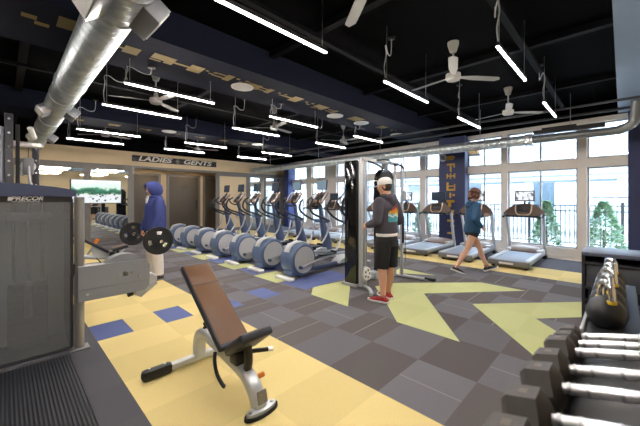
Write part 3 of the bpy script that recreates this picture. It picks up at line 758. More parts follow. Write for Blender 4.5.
# ------------------------------------------------------------------ treadmills
M_belt = mat('treadmill_belt', '#8e99ab', 0.45, var=0.05)
def make_treadmill():
    t = thing('treadmill', 'x', 'exercise machine')
    W = 0.39
    q = MB(); q.bx(0.04, 1.86, -W+0.03, W-0.03, 0.06, 0.15, bevel=0.02); q.build('deck_base', M_gun, t)
    q = MB(); q.bx(0.03, 1.55, -W+0.10, W-0.10, 0.15, 0.178, bevel=0.01); q.build('running_belt', M_belt, t)
    for s in (-1, 1):
        q = MB(); q.bx(0.06, 1.75, s*(W-0.05)-0.055, s*(W-0.05)+0.055, 0.10, 0.195, bevel=0.025); q.build('side_rail', M_silver, t)
        q = MB(); q.loft([((1.88, s*(W-0.02), 0.06), 0.035, 0.06), ((1.74, s*(W-0.02), 0.55), 0.032, 0.05), ((1.58, s*(W+0.0), 1.05), 0.03, 0.045), ((1.55, s*(W+0.0), 1.12), 0.03, 0.045)], 14, True, True, up=(1, 0, 0), power=3)
        q.build('upright', M_silver, t)
        q = MB(); q.tube([(1.58, s*(W-0.01), 1.10), (1.40, s*(W-0.01), 1.09), (1.18, s*(W-0.02), 1.04)], 0.026, n=10); q.build('hand_rail', M_black, t)
        q = MB(); q.bx(1.78, 1.93, s*(W-0.02)-0.05, s*(W-0.02)+0.05, 0, 0.09, bevel=0.02); q.build('front_foot', M_black, t)
        q = MB(); q.bx(0.10, 0.22, s*(W-0.08)-0.03, s*(W-0.08)+0.03, 0, 0.065, bevel=0.01); q.build('rear_foot', M_black, t)
    q = MB(); q.bx(-0.01, 0.10, -W, W, 0.055, 0.175, bevel=0.03); e = q.build('rear_cap', M_gun, t)
    q = MB(); q.bx(-0.016, -0.009, -0.10, 0.16, 0.095, 0.135); q.build('cap_label', M_white, e)
    q = MB(); q.loft([((1.42, 0, 0.19), 0.30, 0.012), ((1.52, 0, 0.23), 0.33, 0.05), ((1.68, 0, 0.245), 0.34, 0.075), ((1.85, 0, 0.22), 0.33, 0.07), ((1.92, 0, 0.17), 0.31, 0.04)], 24, True, True, up=(0, 0, 1), power=3); q.build('motor_hood', M_taupe, t)
    q = MB(); q.bx(1.42, 1.88, -W+0.0, -W+0.13, 0.12, 0.25, bevel=0.03); q.bx(1.42, 1.88, W-0.13, W, 0.12, 0.25, bevel=0.03); q.build('hood_sides', M_silver, t)
    # console
    q = MB()
    prof = [(-0.44, 0.0), (-0.43, 0.05), (-0.38, 0.12), (-0.30, 0.21), (-0.18, 0.28), (0, 0.30), (0.18, 0.28), (0.30, 0.21), (0.38, 0.12), (0.43, 0.05), (0.44, 0.0), (0.30, -0.03), (-0.30, -0.03)]
    a = math.radians(24); n = len(prof)
    A = [q.bm.verts.new((1.47+z*math.sin(a), y, 1.09+z*math.cos(a))) for y, z in prof]
    B = [q.bm.verts.new((1.47+0.07+z*math.sin(a)*1.05, y*0.96, 1.07+z*math.cos(a)*0.95)) for y, z in prof]
    q.bm.faces.new(A); q.bm.faces.new(B[::-1])
    for k in range(n): q.bm.faces.new([A[k], B[k], B[(k+1) % n], A[(k+1) % n]])
    c = q.build('console', mat('console_brown', '#564339', 0.4, metal=0.2, var=0.08), t)
    q = MB(); q.box((1.50, 0, 1.24), (0.02, 0.28, 0.17), rot=Matrix.Rotation(a, 3, 'Y'), bevel=0.006); q.build('console_display', M_black, c)
    q = MB(); q.tube([(1.50, -0.17, 1.36), (1.44, -0.165, 1.20), (1.42, -0.12, 1.10), (1.42, 0.0, 1.08), (1.42, 0.12, 1.10), (1.44, 0.165, 1.20), (1.50, 0.17, 1.36)], 0.013, n=8); q.build('console_trim', mat('pale_gold_trim', '#cdb79e', 0.35, metal=0.4), c)
    q = MB(); q.tube([(1.42, -0.40, 1.07), (1.34, -0.2, 1.06), (1.34, 0.2, 1.06), (1.42, 0.40, 1.07)], 0.024, n=10); q.build('front_grip', M_black, t)
    q = MB(); q.bx(1.44, 1.58, -0.41, 0.41, 1.02, 1.075, bevel=0.02); q.build('cross_tray', M_gun, t)
    q = MB(); q.tube([(1.58, 0, 1.34), (1.62, 0, 1.45), (1.62, 0, 1.56)], 0.022, n=8); q.build('screen_stalk', M_black, t)
    q = MB(); q.box((1.60, 0, 1.55), (0.04, 0.42, 0.27), rot=Matrix.Rotation(math.radians(6), 3, 'Y'), bevel=0.01); s_ = q.build('screen_case', M_black, t)
    q = MB(); q.box((1.578, 0, 1.552), (0.004, 0.36, 0.215), rot=Matrix.Rotation(math.radians(6), 3, 'Y')); q.build('display', M_screen_white, s_)
    return t
tm = make_treadmill()
tm_lab = ['treadmill nearest the camera, with lit white screen, beside rightmost pillar', 'treadmill behind the walking woman in the blue jacket', 'treadmill beside the lettered navy column, with dark screen', 'fourth treadmill from the right, seen beyond the man in the cap',
          'fifth treadmill from the right along the windows', 'sixth treadmill from the right along the windows, behind the ellipticals', 'seventh treadmill from the right, behind the black cable tower', 'farthest treadmill along the windows, by the back corner']
tms = []
for i, y in enumerate((1.74, 2.86, 3.93, 5.0, 6.07, 7.14, 8.21, 9.28)):
    loc = (7.46+max(0, 0.03*(y-4)), y, 0)
    if i == 0: o = tm; o.location = loc; o['label'] = tm_lab[0]; o['group'] = 'treadmills facing the windows'
    else: o = dup(tm, loc, None, tm_lab[i], 'treadmills facing the windows')
    tms.append(o)
relight(tms[2], M_screen_dark)
for i in (4, 6): relight(tms[i], M_screen_dark)

# ------------------------------------------------------------------ adjustable benches
def make_bench():
    """local +Y is the head end of the bench"""
    t = thing('adjustable_bench', 'x', 'bench')
    d = Vector((0, 0.824, 0.566)); n = Vector((0, -0.566, 0.824)); X = Vector((1, 0, 0))
    R3 = Matrix((X, d, n)).transposed()
    p0 = Vector((0, -0.17, 0.376)); L = 0.90
    q = MB(); q.box(p0+d*L/2-n*0.030, (0.27, L, 0.058), rot=R3, bevel=0.02, seg=3); bk = q.build('backrest', M_vinyl, t)
    q = MB()
    q.box(p0+d*(0.335)+n*0.000, (0.235, 0.60, 0.006), rot=R3, bevel=0.0025); q.box(p0+d*(0.76)+n*0.000, (0.235, 0.235, 0.006), rot=R3, bevel=0.0025); q.build('backrest_panel', M_vinylb, bk)
    d2 = Vector((0, -0.80, 0.60)); n2 = Vector((0, 0.60, 0.80)); R2 = Matrix((X, d2, n2)).transposed()
    p1 = Vector((0, -0.20, 0.385))
    q = MB(); q.box(p1+d2*0.15-n2*0.03, (0.27, 0.30, 0.065), rot=R2, bevel=0.024, seg=3); st = q.build('seat', M_vinyl, t)
    q = MB(); q.box(p1+d2*0.15+n2*0.003, (0.225, 0.25, 0.005), rot=R2, bevel=0.002); q.build('seat_panel', M_vinylb, st)
    # spine
    q = MB(); pts = [(0, 0.47, 0.05), (0, 0.485, 0.15), (0, 0.45, 0.25), (0, 0.36, 0.295), (0, 0.20, 0.285), (0, -0.02, 0.25), (0, -0.20, 0.225), (0, -0.33, 0.19), (0, -0.42, 0.12), (0, -0.475, 0.02)]
    q.tube(pts, 0.052, n=16, sub=4, power=3, h=0.046, up=(0, 0, 1)); q.build('spine_frame', M_silver2, t)
    # front foot
    q = MB(); q.prism([(0.135*math.cos(a), -0.5+0.055*math.sin(a)) for a in [2*PI*k/28 for k in range(28)]], 0.0, 0.022, 'XY', True); q.build('foot_pad', M_rubber, t)
    q = MB(); q.prism([(0.118*math.cos(a), -0.5+0.042*math.sin(a)) for a in [2*PI*k/28 for k in range(28)]], 0.022, 0.04, 'XY', True); q.build('foot_plate', M_silver2, t)
    for s in (-1, 1): MB().cyl((s*0.088, -0.5, 0.038), (s*0.088, -0.5, 0.05), 0.012, n=6).build('bolt', M_steel, t)
    q = MB(); q.box((-0.0, -0.508, 0.115), (0.075, 0.012, 0.085), rot=Matrix.Rotation(math.radians(-14), 3, 'X'), bevel=0.004); q.build('maker_plate', mat('plate_grey', '#8d8a84', 0.4, metal=0.5, var=0.3, scale=60), t)
    # rear bar
    q = MB(); q.box((-0.10, 0.485, 0.045), (0.70, 0.07, 0.06), bevel=0.02); q.build('rear_bar', M_silver2, t)
    for s, x in ((-1, -0.36), (1, 0.22)):
        q = MB(); q.box((x, 0.485, 0.045), (0.24 if s < 0 else 0.14, 0.085, 0.088), bevel=0.03); e = q.build('end_cap', M_black, t)
    for x in (-0.30, -0.42): MB().cyl((x, 0.485, 0.086), (x, 0.485, 0.094), 0.01, n=8).build('bolt', M_steel, t)
    # seat post, levers, brackets
    q = MB(); q.tube([(0.0, -0.30, 0.17), (0.0, -0.335, 0.30), (0.0, -0.32, 0.42)], 0.024, n=12, power=3, h=0.03); q.build('seat_post', M_black, t)
    q = MB(); q.box((0, -0.22, 0.30), (0.13, 0.10, 0.10), bevel=0.015); q.build('seat_bracket', M_black, t)
    q = MB(); q.tube([(0.05, -0.30, 0.345), (0.17, -0.35, 0.335)], 0.016, n=12, sub=1); h = q.build('pull_pin', M_black, t)
    q = MB(); q.cyl((0.165, -0.348, 0.3355), (0.20, -0.362, 0.332), 0.018, n=12); q.build('pin_tip', M_white, h)
    q = MB(); q.tube([(-0.06, 0.06, 0.25), (-0.085, 0.02, 0.20), (-0.09, -0.03, 0.12), (-0.08, -0.10, 0.06), (-0.07, -0.12, 0.05)], 0.014, n=10, h=0.011); q.build('adjust_lever', M_black, t)
    q = MB(); q.lathe([(0.02, 0), (0.022, 0.02), (0.012, 0.025), (0.012, 0.035), (0.02, 0.04), (0.02, 0.06), (0.0, 0.065)], (0, 0.36, 0.33), 'Z', 16); q.build('top_knob', M_black, t)
    q = MB(); q.lathe([(0.012, 0), (0.012, 0.03), (0.018, 0.035), (0.018, 0.075), (0.0, 0.08)], (0.04, -0.36, 0.17), 'X', 14); q.build('orange_knob', M_orange, t)
    for s in (-1, 1):
        q = MB(); q.prism([(-0.16, 0.26), (0.10, 0.27), (0.14, 0.46), (0.06, 0.47), (-0.06, 0.40), (-0.18, 0.36)], s*0.055-0.005, s*0.055+0.005, 'YZ'); q.build('back_bracket', M_silver2, t)
    return t
bn = make_bench(); bn.location = (1.255, 2.30, 0.001)
bn['label'] = 'adjustable bench in the foreground with black brown pads on yellow carpet'; bn['group'] = 'adjustable workout benches'
bn2 = dup(bn, (1.40, 7.9, 0.0), PI/2, 'far adjustable bench with orange knobs behind the grey gym machine', 'adjustable workout benches')
for o in bn2.children:
    if o.name.startswith('seat') and not o.name.startswith(('seat_post', 'seat_bracket')):
        pv_ = Vector((0, -0.20, 0.355)); Rm = Matrix.Rotation(math.radians(26), 3, 'X')
        o.rotation_euler.x = math.radians(26); o.location = pv_ + Vector((0, 0, 0.03)) - Rm @ pv_
for y in (0.02, -0.62):
    q = MB(); q.tube([(0.16, y+0.22, 0.22), (0.17, y+0.08, 0.42), (0.17, y, 0.56)], 0.018, n=10); ga = q.build('grip_arm', M_silver, bn2)
    q = MB(); q.cyl((0.17, y+0.02, 0.53), (0.17, y-0.03, 0.62), 0.034, n=14); q.build('orange_grip', M_orange, ga)

# ------------------------------------------------------------------ grey selectorised machine at left
gm = thing('weight_stack_machine', 'large grey weight machine at left edge with smoked panels', 'exercise machine', (0, 3.9, 0))
def smoked():
    m = bpy.data.materials.new('smoked_panel'); m.use_nodes = True
    nt = m.node_tree; nt.nodes.clear()
    o = nt.nodes.new('ShaderNodeOutputMaterial'); t_ = nt.nodes.new('ShaderNodeBsdfTransparent'); t_.inputs['Color'].default_value = lin('#dde1e4')
    p = nt.nodes.new('ShaderNodeBsdfPrincipled'); p.inputs['Base Color'].default_value = lin('#a2a4a6'); p.inputs['Roughness'].default_value = 0.22
    mx = nt.nodes.new('ShaderNodeMixShader'); mx.inputs['Fac'].default_value = 0.28
    nt.links.new(t_.outputs[0], mx.inputs[1]); nt.links.new(p.outputs[0], mx.inputs[2]); nt.links.new(mx.outputs[0], o.inputs['Surface'])
    return m
M_smoke = smoked()
q = MB(); q.bx(-0.72, 0.455, -0.004, 0.004, 0.03, 1.475); q.build('front_panel', M_smoke, gm)
q = MB(); q.bx(-0.72, 0.455, 0.44, 0.45, 0.03, 1.475); q.build('rear_panel', mat('rear_shroud', '#d8d4cc', 0.5), gm)
q = MB()
for x0, x1 in ((0.452, 0.478), (-0.74, -0.715)): q.bx(x0, x1, 0.0, 0.45, 0.02, 1.48)
q.bx(-0.72, 0.46, 0.0, 0.45, 0.0, 0.035); q.build('shroud_frame', mat('frame_dark', '#35353a', 0.45), gm)
prof = [(-0.75, 1.515), (0.50, 1.515), (0.50, 1.575), (0.35, 1.605), (0.1, 1.632), (-0.15, 1.645), (-0.4, 1.632), (-0.75, 1.585)]
q = MB(); q.prism(prof, -0.03, 0.49); q.build('top_cap', M_cap, gm)
q = MB(); q.bx(-0.72, 0.47, -0.008, 0.45, 1.462, 1.515); nb = q.build('name_band', M_black, gm)
lettering('logo_lettering', 'PRECOR', 0.05, M_white, nb, (0.145, -0.0095, 1.494), (PI/2, 0, 0), depth=0.001, shear=0.3, sx=1.15)
q = MB(); q.bx(0.045, 0.23, -0.010, -0.008, 1.4655, 1.468); q.prism([(0.018, 1.476), (0.045, 1.476), (0.05, 1.511), (0.023, 1.511)], -0.010, -0.0085); q.build('logo_mark', M_white, nb)
q = MB(); q.bx(0.02, 0.30, 0.12, 0.32, 0.10, 0.66)
ws = q.build('weight_stack', M_black, gm)
q = MB()
for k in range(11): q.bx(0.018, 0.302, 0.117, 0.323, 0.10+0.05*k, 0.103+0.05*k)
q.build('plate_gaps', M_gun, ws)
for x in (0.06, 0.16, 0.26): MB().cyl((x, 0.2, 0.04), (x, 0.2, 1.46), 0.012, n=12).build('guide_rod', M_chrome, gm)
q = MB(); q.cyl((0.16, 0.10, 0.38), (0.16, 0.10, 0.68), 0.03, n=16); q.build('selector_tube', M_steel, gm)
q = MB(); q.bx(0.0, 0.32, 0.10, 0.34, 1.28, 1.36, bevel=0.01); q.build('pulley_bar', M_gun, gm)
q = MB(); q.cyl((0.522, -0.03, 0.015), (0.522, -0.03, 1.51), 0.042, n=24); q.build('post', mat('post_grey', '#8f8d8a', 0.35, metal=0.5), gm)
q = MB(); q.bx(0.44, 0.60, -0.11, 0.03, 0, 0.018, bevel=0.005); q.build('post_foot', M_gun, gm)
q = MB(); q.bx(0.47, 0.51, -0.05, 0.1, 0.75, 0.85); q.build('hinge_bracket', M_black, gm)
# arm housing
q = MB()
cx_, cz_, rr_ = 0.90, 0.67, 0.235
arc = [(cx_+rr_*math.cos(a), cz_+rr_*math.sin(a)) for a in [math.radians(-10+160*k/24) for k in range(25)]]
q.prism(arc+[(0.70, 0.55), (1.1, 0.55)], -0.10, 0.02, 'XZ', True); q.build('cam_disc', M_greypl, gm)
q = MB(); q.prism([(0.50, 0.485), (1.08, 0.485), (1.13, 0.53), (1.135, 0.76), (1.10, 0.81), (1.06, 0.825), (0.50, 0.825)], -0.13, -0.02); ah = q.build('arm_housing', M_greypl, gm)
q = MB(); q.bx(0.505, 1.13, -0.134, -0.129, 0.594, 0.60); q.build('seam', M_gun, ah)
q = MB()
for x, r_ in ((0.90, 0.024), (0.84, 0.010), (0.96, 0.010), (0.57, 0.012), (1.03, 0.012)):
    z = 0.70 if x in (0.90, 0.84, 0.96) else (0.55+0.1*(x > 1))
    q.cyl((x, -0.142, z), (x, -0.125, z), r_, n=16)
q.build('bolt_set', M_steel, ah)
q = MB(); q.lathe([(0.0, -0.06), (0.062, -0.06), (0.07, -0.05), (0.07, 0.04), (0.062, 0.05), (0, 0.05)], (1.15, -0.05, 0.585), 'Y', 26); q.build('pivot_roller', M_silver, gm)
q = MB(); q.prism([(0.99, 0.45), (1.06, 0.40), (1.23, 0.52), (1.20, 0.60), (1.10, 0.56)], -0.085, -0.055); q.build('lever_plate', M_silver, gm)
q = MB(); q.cyl((0.98, -0.07, 0.47), (0.93, -0.07, 0.46), 0.035, n=14); q.build('stop_bumper', M_black, gm)

# cable station towers behind it
ct = thing('cable_station', 'dark cable station uprights rising behind the grey weight machine', 'exercise machine', (0, 5.0, 0))
q = MB(); q.bx(0.00, 0.07, -0.04, 0.06, 0, 2.46, bevel=0.006); u1 = q.build('upright', mat('upright_dark', '#2d2f38', 0.4), ct)
q = MB(); q.bx(0.255, 0.325, 0.50, 0.60, 0, 2.2, bevel=0.006); u2 = q.build('upright', MATS['upright_dark'], ct)
for u, x, y, top in ((u1, 0.035, -0.042, 2.4), (u2, 0.29, 0.498, 2.15)):
    for k in range(6): MB().cyl((x, y-0.002, top-0.16*k), (x, y+0.004, top-0.16*k), 0.012, n=10).build('adjust_hole', M_steel, u)
q = MB(); q.bx(0.09, 0.125, 0.0, 0.06, 0.1, 2.35, bevel=0.004); q.build('guide_rail', M_rubber, ct)
q = MB(); q.bx(-0.3, 0.33, 0.0, 0.55, 0.0, 0.06, bevel=0.01); q.build('base_frame', MATS['upright_dark'], ct)
q = MB(); q.bx(0.0, 0.33, 0.02, 0.06, 2.10, 2.16, bevel=0.006); q.build('cross_bar', M_steel, ct)
q = MB(); q.lathe([(0.0, -0.02), (0.07, -0.02), (0.06, 0.0), (0.07, 0.02), (0.0, 0.02)], (0.20, 0.1, 1.88), 'Y', 20); q.build('pulley', M_silver, ct)
q = MB(); q.bx(0.15, 0.25, 0.06, 0.14, 1.78, 1.98, bevel=0.02); q.build('pulley_block', M_greypl, ct)
q = MB(); q.tube([(0.20, 0.03, 1.88), (0.21, 0.02, 1.7), (0.24, 0.0, 1.62), (0.20, -0.02, 1.54)], 0.013, n=8); q.build('handle', M_silver, ct)
q = MB(); q.cyl((0.26, 0.3, 2.26), (0.22, 0.2, 2.36), 0.03, n=14); q.build('top_roller', M_white, ct)
q = MB(); q.cyl((0.2, 0.1, 1.95), (0.2, 0.1, 2.12), 0.004, n=6); q.build('cable', M_black, ct)
q = MB(); q.cyl((-0.10, 0.0, 0.1), (-0.10, 0.0, 2.3), 0.10, n=20); q.build('cable_drum', M_greypl, ct)

# ribbed rubber mat under the machine
def ribbed():
    m = bpy.data.materials.new('ribbed_rubber'); m.use_nodes = True
    nt = m.node_tree; b = nt.nodes['Principled BSDF']; b.inputs['Roughness'].default_value = 0.5
    tc = nt.nodes.new('ShaderNodeTexCoord'); w_ = nt.nodes.new('ShaderNodeTexWave'); w_.bands_direction = 'X'; w_.inputs['Scale'].default_value = 14; w_.inputs['Distortion'].default_value = 0.3
    nt.links.new(tc.outputs['Object'], w_.inputs['Vector'])
    cr = nt.nodes.new('ShaderNodeValToRGB'); cr.color_ramp.elements[0].color = lin('#101114'); cr.color_ramp.elements[1].color = lin('#3c4048')
    nt.links.new(w_.outputs['Fac'], cr.inputs['Fac']); nt.links.new(cr.outputs['Color'], b.inputs['Base Color'])
    bp = nt.nodes.new('ShaderNodeBump'); bp.inputs['Distance'].default_value = 0.006; nt.links.new(w_.outputs['Fac'], bp.inputs['Height']); nt.links.new(bp.outputs['Normal'], b.inputs['Normal'])
    return m
rm = MB(); rm.bx(-3.0, 0.435, -1.2, 3.78, 0.0, 0.010, bevel=0.003)
tag(rm.build('rubber_mat', ribbed()), 'black ribbed rubber mat at lower left corner of the picture', 'mat')

# wall television
tv = thing('wall_television', 'wide television showing a bright green and white picture at left', 'television', (2.23, YB-0.05, 1.72))
MB().bx(-0.72, 0.72, -0.05, 0.0, -0.41, 0.41, bevel=0.008).build('case', M_black, tv)
def tv_pic():
    m = bpy.data.materials.new('tv_picture'); m.use_nodes = True
    nt = m.node_tree; N = nt.nodes.new; L = nt.links.new; b = nt.nodes['Principled BSDF']
    tc = N('ShaderNodeTexCoord'); sp = N('ShaderNodeSeparateXYZ'); L(tc.outputs['Object'], sp.inputs[0])
    nz = N('ShaderNodeTexNoise'); nz.inputs['Scale'].default_value = 5; nz.inputs['Detail'].default_value = 5; L(tc.outputs['Object'], nz.inputs['Vector'])
    ad = N('ShaderNodeMath'); ad.operation = 'MULTIPLY_ADD'; L(nz.outputs['Fac'], ad.inputs[0]); ad.inputs[1].default_value = 0.35; L(sp.outputs['Z'], ad.inputs[2])
    cr = N('ShaderNodeValToRGB'); cr.color_ramp.interpolation = 'EASE'
    e = cr.color_ramp.elements; e[0].position = 0.0; e[0].color = lin('#e9eef0'); e[1].position = 1.0; e[1].color = lin('#fbfffd')
    for p_, c_ in ((0.36, '#e6ebee'), (0.42, '#3f8458'), (0.50, '#125546'), (0.60, '#2f8a66'), (0.68, '#dff3ea')):
        k = e.new(p_); k.color = lin(c_)
    mr = N('ShaderNodeMapRange'); mr.inputs['From Min'].default_value = -0.25; mr.inputs['From Max'].default_value = 0.6; L(ad.outputs[0], mr.inputs['Value'])
    L(mr.outputs['Result'], cr.inputs['Fac'])
    v = N('ShaderNodeTexVoronoi'); v.inputs['Scale'].default_value = 9; L(tc.outputs['Object'], v.inputs['Vector'])
    c2 = N('ShaderNodeValToRGB'); c2.color_ramp.elements[0].position = 0.22; c2.color_ramp.elements[0].color = lin('#2a2f66'); c2.color_ramp.elements[1].position = 0.36; c2.color_ramp.elements[1].color = (1, 1, 1, 1); L(v.outputs['Distance'], c2.inputs['Fac'])
    lo = N('ShaderNodeMath'); lo.operation = 'LESS_THAN'; L(sp.outputs['Z'], lo.inputs[0]); lo.inputs[1].default_value = -0.02
    mx = N('ShaderNodeMixRGB'); mx.blend_type = 'MULTIPLY'; L(lo.outputs[0], mx.inputs['Fac']); L(cr.outputs['Color'], mx.inputs['Color1']); L(c2.outputs['Color'], mx.inputs['Color2'])
    L(mx.outputs['Color'], b.inputs['Emission Color']); b.inputs['Emission Strength'].default_value = 0.6; b.inputs['Base Color'].default_value = (0, 0, 0, 1)
    return m
MB().bx(-0.70, 0.70, -0.053, -0.05, -0.39, 0.39).build('screen_picture', tv_pic(), tv)
MB().bx(-0.2, 0.2, 0.0, 0.048, -0.2, 0.2).build('wall_bracket', M_gun, tv)

# ------------------------------------------------------------------ functional trainer (cable tower) in the middle
fx = thing('cable_crossover', 'tall black and silver cable machine in front of the man in the cap', 'exercise machine', (4.2, 3.15, 0))
M_gb = mat('gloss_black', '#0e1012', 0.12, coat=0.5)
q = MB(); q.bx(-0.07, 0.10, 0.05, 0.30, 0.03, 2.14, bevel=0.015); q.build('weight_shroud', M_gb, fx)
q = MB(); q.bx(-0.10, 0.12, 0.03, 0.34, 0, 0.05, bevel=0.01); q.build('base_plate', M_silver, fx)
for x, y in ((-0.055, -0.04), (0.06, -0.04)):
    q = MB(); q.box((x, y, 1.10), (0.052, 0.06, 2.16), bevel=0.012); q.build('upright', M_silver, fx)
    q = MB()
    for k in range(20): q.cyl((x, y-0.032, 0.35+0.085*k), (x, y-0.026, 0.35+0.085*k), 0.008, n=8)
q.build('upright_holes', M_gun, fx)
q = MB(); q.lathe([(0, -0.012), (0.105, -0.012), (0.11, 0.0), (0.105, 0.012), (0, 0.012)], (0.02, -0.11, 0.24), 'Y', 28); pu = q.build('pulley_wheel', M_white, fx)
q = MB()
for a in range(5): q.cyl((0.02+0.06*math.cos(a*1.2566), -0.128, 0.24+0.06*math.sin(a*1.2566)), (0.02+0.06*math.cos(a*1.2566), -0.092, 0.24+0.06*math.sin(a*1.2566)), 0.02, n=12)
q.build('wheel_hub', M_gun, pu)
q = MB(); q.bx(-0.05, 0.07, -0.09, -0.06, 0.10, 0.36, bevel=0.01); q.build('pulley_carriage', M_silver, fx)
q = MB(); q.tube([(0.0, -0.04, 0.03), (-0.06, -0.20, 0.03), (-0.20, -0.35, 0.03), (-0.30, -0.42, 0.03)], 0.03, n=10, power=3, h=0.022, up=(0, 0, 1)); q.build('foot_rail', M_silver, fx)
# right side
q = MB(); prof = [(0.60, 0.12), (1.12, 0.12), (1.12, 1.75)] + [(0.86+0.26*math.cos(a), 1.80+0.26*math.sin(a)) for a in [math.radians(10*k) for k in range(1, 18)]] + [(0.60, 1.75)]
q.prism(prof, 0.10, 0.22); rs = q.build('weight_shroud', M_gb, fx); rs.location.x = 0.1
q = MB(); q.bx(0.92, 1.08, 0.094, 0.10, 1.25, 1.86); q.build('shroud_window', mat('teal_window', '#4d7585', 0.08), rs)
q = MB(); q.bx(0.55, 1.20, 0.06, 0.26, 0, 0.13, bevel=0.015); q.build('base_plate', M_silver, fx)
for x, y in ((1.07, -0.16), (0.99, -0.06)):
    q = MB(); q.box((x, y, 1.10), (0.042, 0.05, 2.14), bevel=0.01); q.build('upright', M_silver, fx)
q = MB(); q.tube([(1.02, 0.10, 0.035), (1.08, -0.2, 0.035), (1.13, -0.70, 0.035)], 0.032, n=10, power=3, h=0.024, up=(0, 0, 1)); fr_ = q.build('foot_rail', M_silver, fx)
q = MB(); q.tube([(1.125, -0.60, 0.045), (1.135, -0.78, 0.045)], 0.036, n=10, sub=1, power=3, h=0.03, up=(0, 0, 1)); q.build('foot_cap', M_black, fr_)
q = MB(); q.box((1.07, -0.19, 0.9), (0.05, 0.03, 0.5), bevel=0.008); q.build('carriage_track', M_black, fx)
q = MB(); q.box((1.07, -0.20, 1.55), (0.09, 0.06, 0.16), bevel=0.015); q.build('pulley_carriage', M_silver, fx)
q = MB(); q.bx(-0.08, 1.14, -0.07, -0.02, 2.12, 2.18, bevel=0.01); q.build('cross_bar', M_silver, fx)
for pts in ([(0.10, -0.05, 2.13), (0.16, -0.22, 2.06), (0.22, -0.3, 1.98)], [(0.95, -0.05, 2.13), (0.93, -0.22, 2.10), (0.90, -0.3, 2.02)], [(0.35, -0.05, 2.16), (0.6, -0.16, 2.18), (0.85, -0.05, 2.16)]):
    q = MB(); q.tube(pts, 0.015, n=8); q.build('pull_up_grip', M_black, fx)
for x, y in ((0.02, -0.10), (1.07, -0.235)):
    q = MB(); q.cyl((x, y, 0.3), (x, y, 2.1), 0.004, n=6); q.build('cable', M_black, fx)
q = MB(); q.bx(0.0, 1.0, 0.12, 0.18, 0.02, 0.07, bevel=0.01); q.build('rear_beam', M_silver, fx)

# ------------------------------------------------------------------ storage cabinet by the right column
cb = thing('storage_cabinet', 'black storage cabinet with a slotted front at right, before the navy column', 'cabinet', (4.53, 0.33, 0))
M_cabt = mat('cabinet_top', '#5b6072', 0.35); M_cab = mat('cabinet_black', '#24262d', 0.45, var=0.1)
q = MB(); q.bx(0, 0.55, -1.35, 0, 0.86, 0.90, bevel=0.006); q.build('top', M_cabt, cb)
q = MB(); q.bx(0.02, 0.55, -0.03, 0, 0, 0.86); q.build('side_panel', M_cab, cb)
q = MB(); q.bx(0.02, 0.55, -1.35, -1.32, 0, 0.86); q.build('side_panel', M_cab, cb)
q = MB(); q.bx(0.52, 0.55, -1.32, -0.03, 0, 0.86); q.build('back_panel', M_cab, cb)
for z in (0.775, 0.50, 0.36, 0.22, 0.04): MB().bx(0.01, 0.52, -1.32, -0.03, z-0.012, z+0.012, bevel=0.004).build('shelf', M_cab, cb)
q = MB(); q.box((0.045, -0.675, 0.635), (0.03, 1.27, 0.24), rot=Matrix.Rotation(math.radians(8), 3, 'Y'), bevel=0.008); q.build('front_panel', mat('cabinet_face', '#3a3d47', 0.4, var=0.15, scale=12, bump=0.6, bscale=14), cb)
for z in (0.44, 0.29):
    q = MB(); q.box((0.04, -0.675, z), (0.02, 1.24, 0.10), bevel=0.008)
    for k in range(24): q.box((0.028, -0.09-0.051*k, z), (0.012, 0.018, 0.07), rot=Matrix.Rotation(math.radians(35), 3, 'X'))
    q.build('ridged_bin', M_cab, cb)

# ------------------------------------------------------------------ dumbbell rack, dumbbells and kettlebells
rk = thing('dumbbell_rack', 'black rack along right edge holding dumbbells and kettlebells', 'rack', (0, 0, 0))
M_rack = mat('rack_black', '#1b1c20', 0.45)
RXa, RXb = 0.80, 3.35
TILT = math.radians(-15); XD = 1.96
TM = Matrix.Translation((0, 0.04, 0.83)) @ Matrix.Rotation(TILT, 4, 'X')
def tilted(y, z): return TM @ Vector((0, y, z))
for y in (0.125, -0.125):
    p_ = tilted(y, -0.015); q = MB(); q.box(((RXa+XD)/2, p_.y, p_.z), (XD-RXa, 0.05, 0.03), rot=Matrix.Rotation(TILT, 3, 'X'), bevel=0.006); q.build('shelf_rail', M_rack, rk)
p_ = tilted(0, -0.025); q = MB(); q.box(((RXa+XD)/2, p_.y, p_.z), (XD-RXa, 0.34, 0.012), rot=Matrix.Rotation(TILT, 3, 'X')); q.build('tilted_shelf', M_rack, rk)
q = MB(); q.box(((XD+RXb)/2+0.01, 0.04, 0.823), (RXb-XD-0.02, 0.22, 0.014)); q.build('top_shelf', M_rack, rk)
q = MB(); q.box(((XD+RXb)/2+0.01, 0.145, 0.835), (RXb-XD-0.02, 0.014, 0.05), bevel=0.004); q.build('shelf_lip', M_silver, rk)
q = MB(); q.box(((RXa+RXb)/2, 0.0, 0.42), (RXb-RXa, 0.30, 0.03), bevel=0.006); q.build('lower_shelf', M_rack, rk)
for x in (RXa+0.03, RXb-0.03):
    q = MB(); q.box((x, 0.02, 0.40), (0.05, 0.20, 0.74), bevel=0.008); q.build('end_frame', M_rack, rk)
    q = MB(); q.box((x, 0.0, 0.02), (0.08, 0.42, 0.04), bevel=0.01); q.build('foot', M_rack, rk)
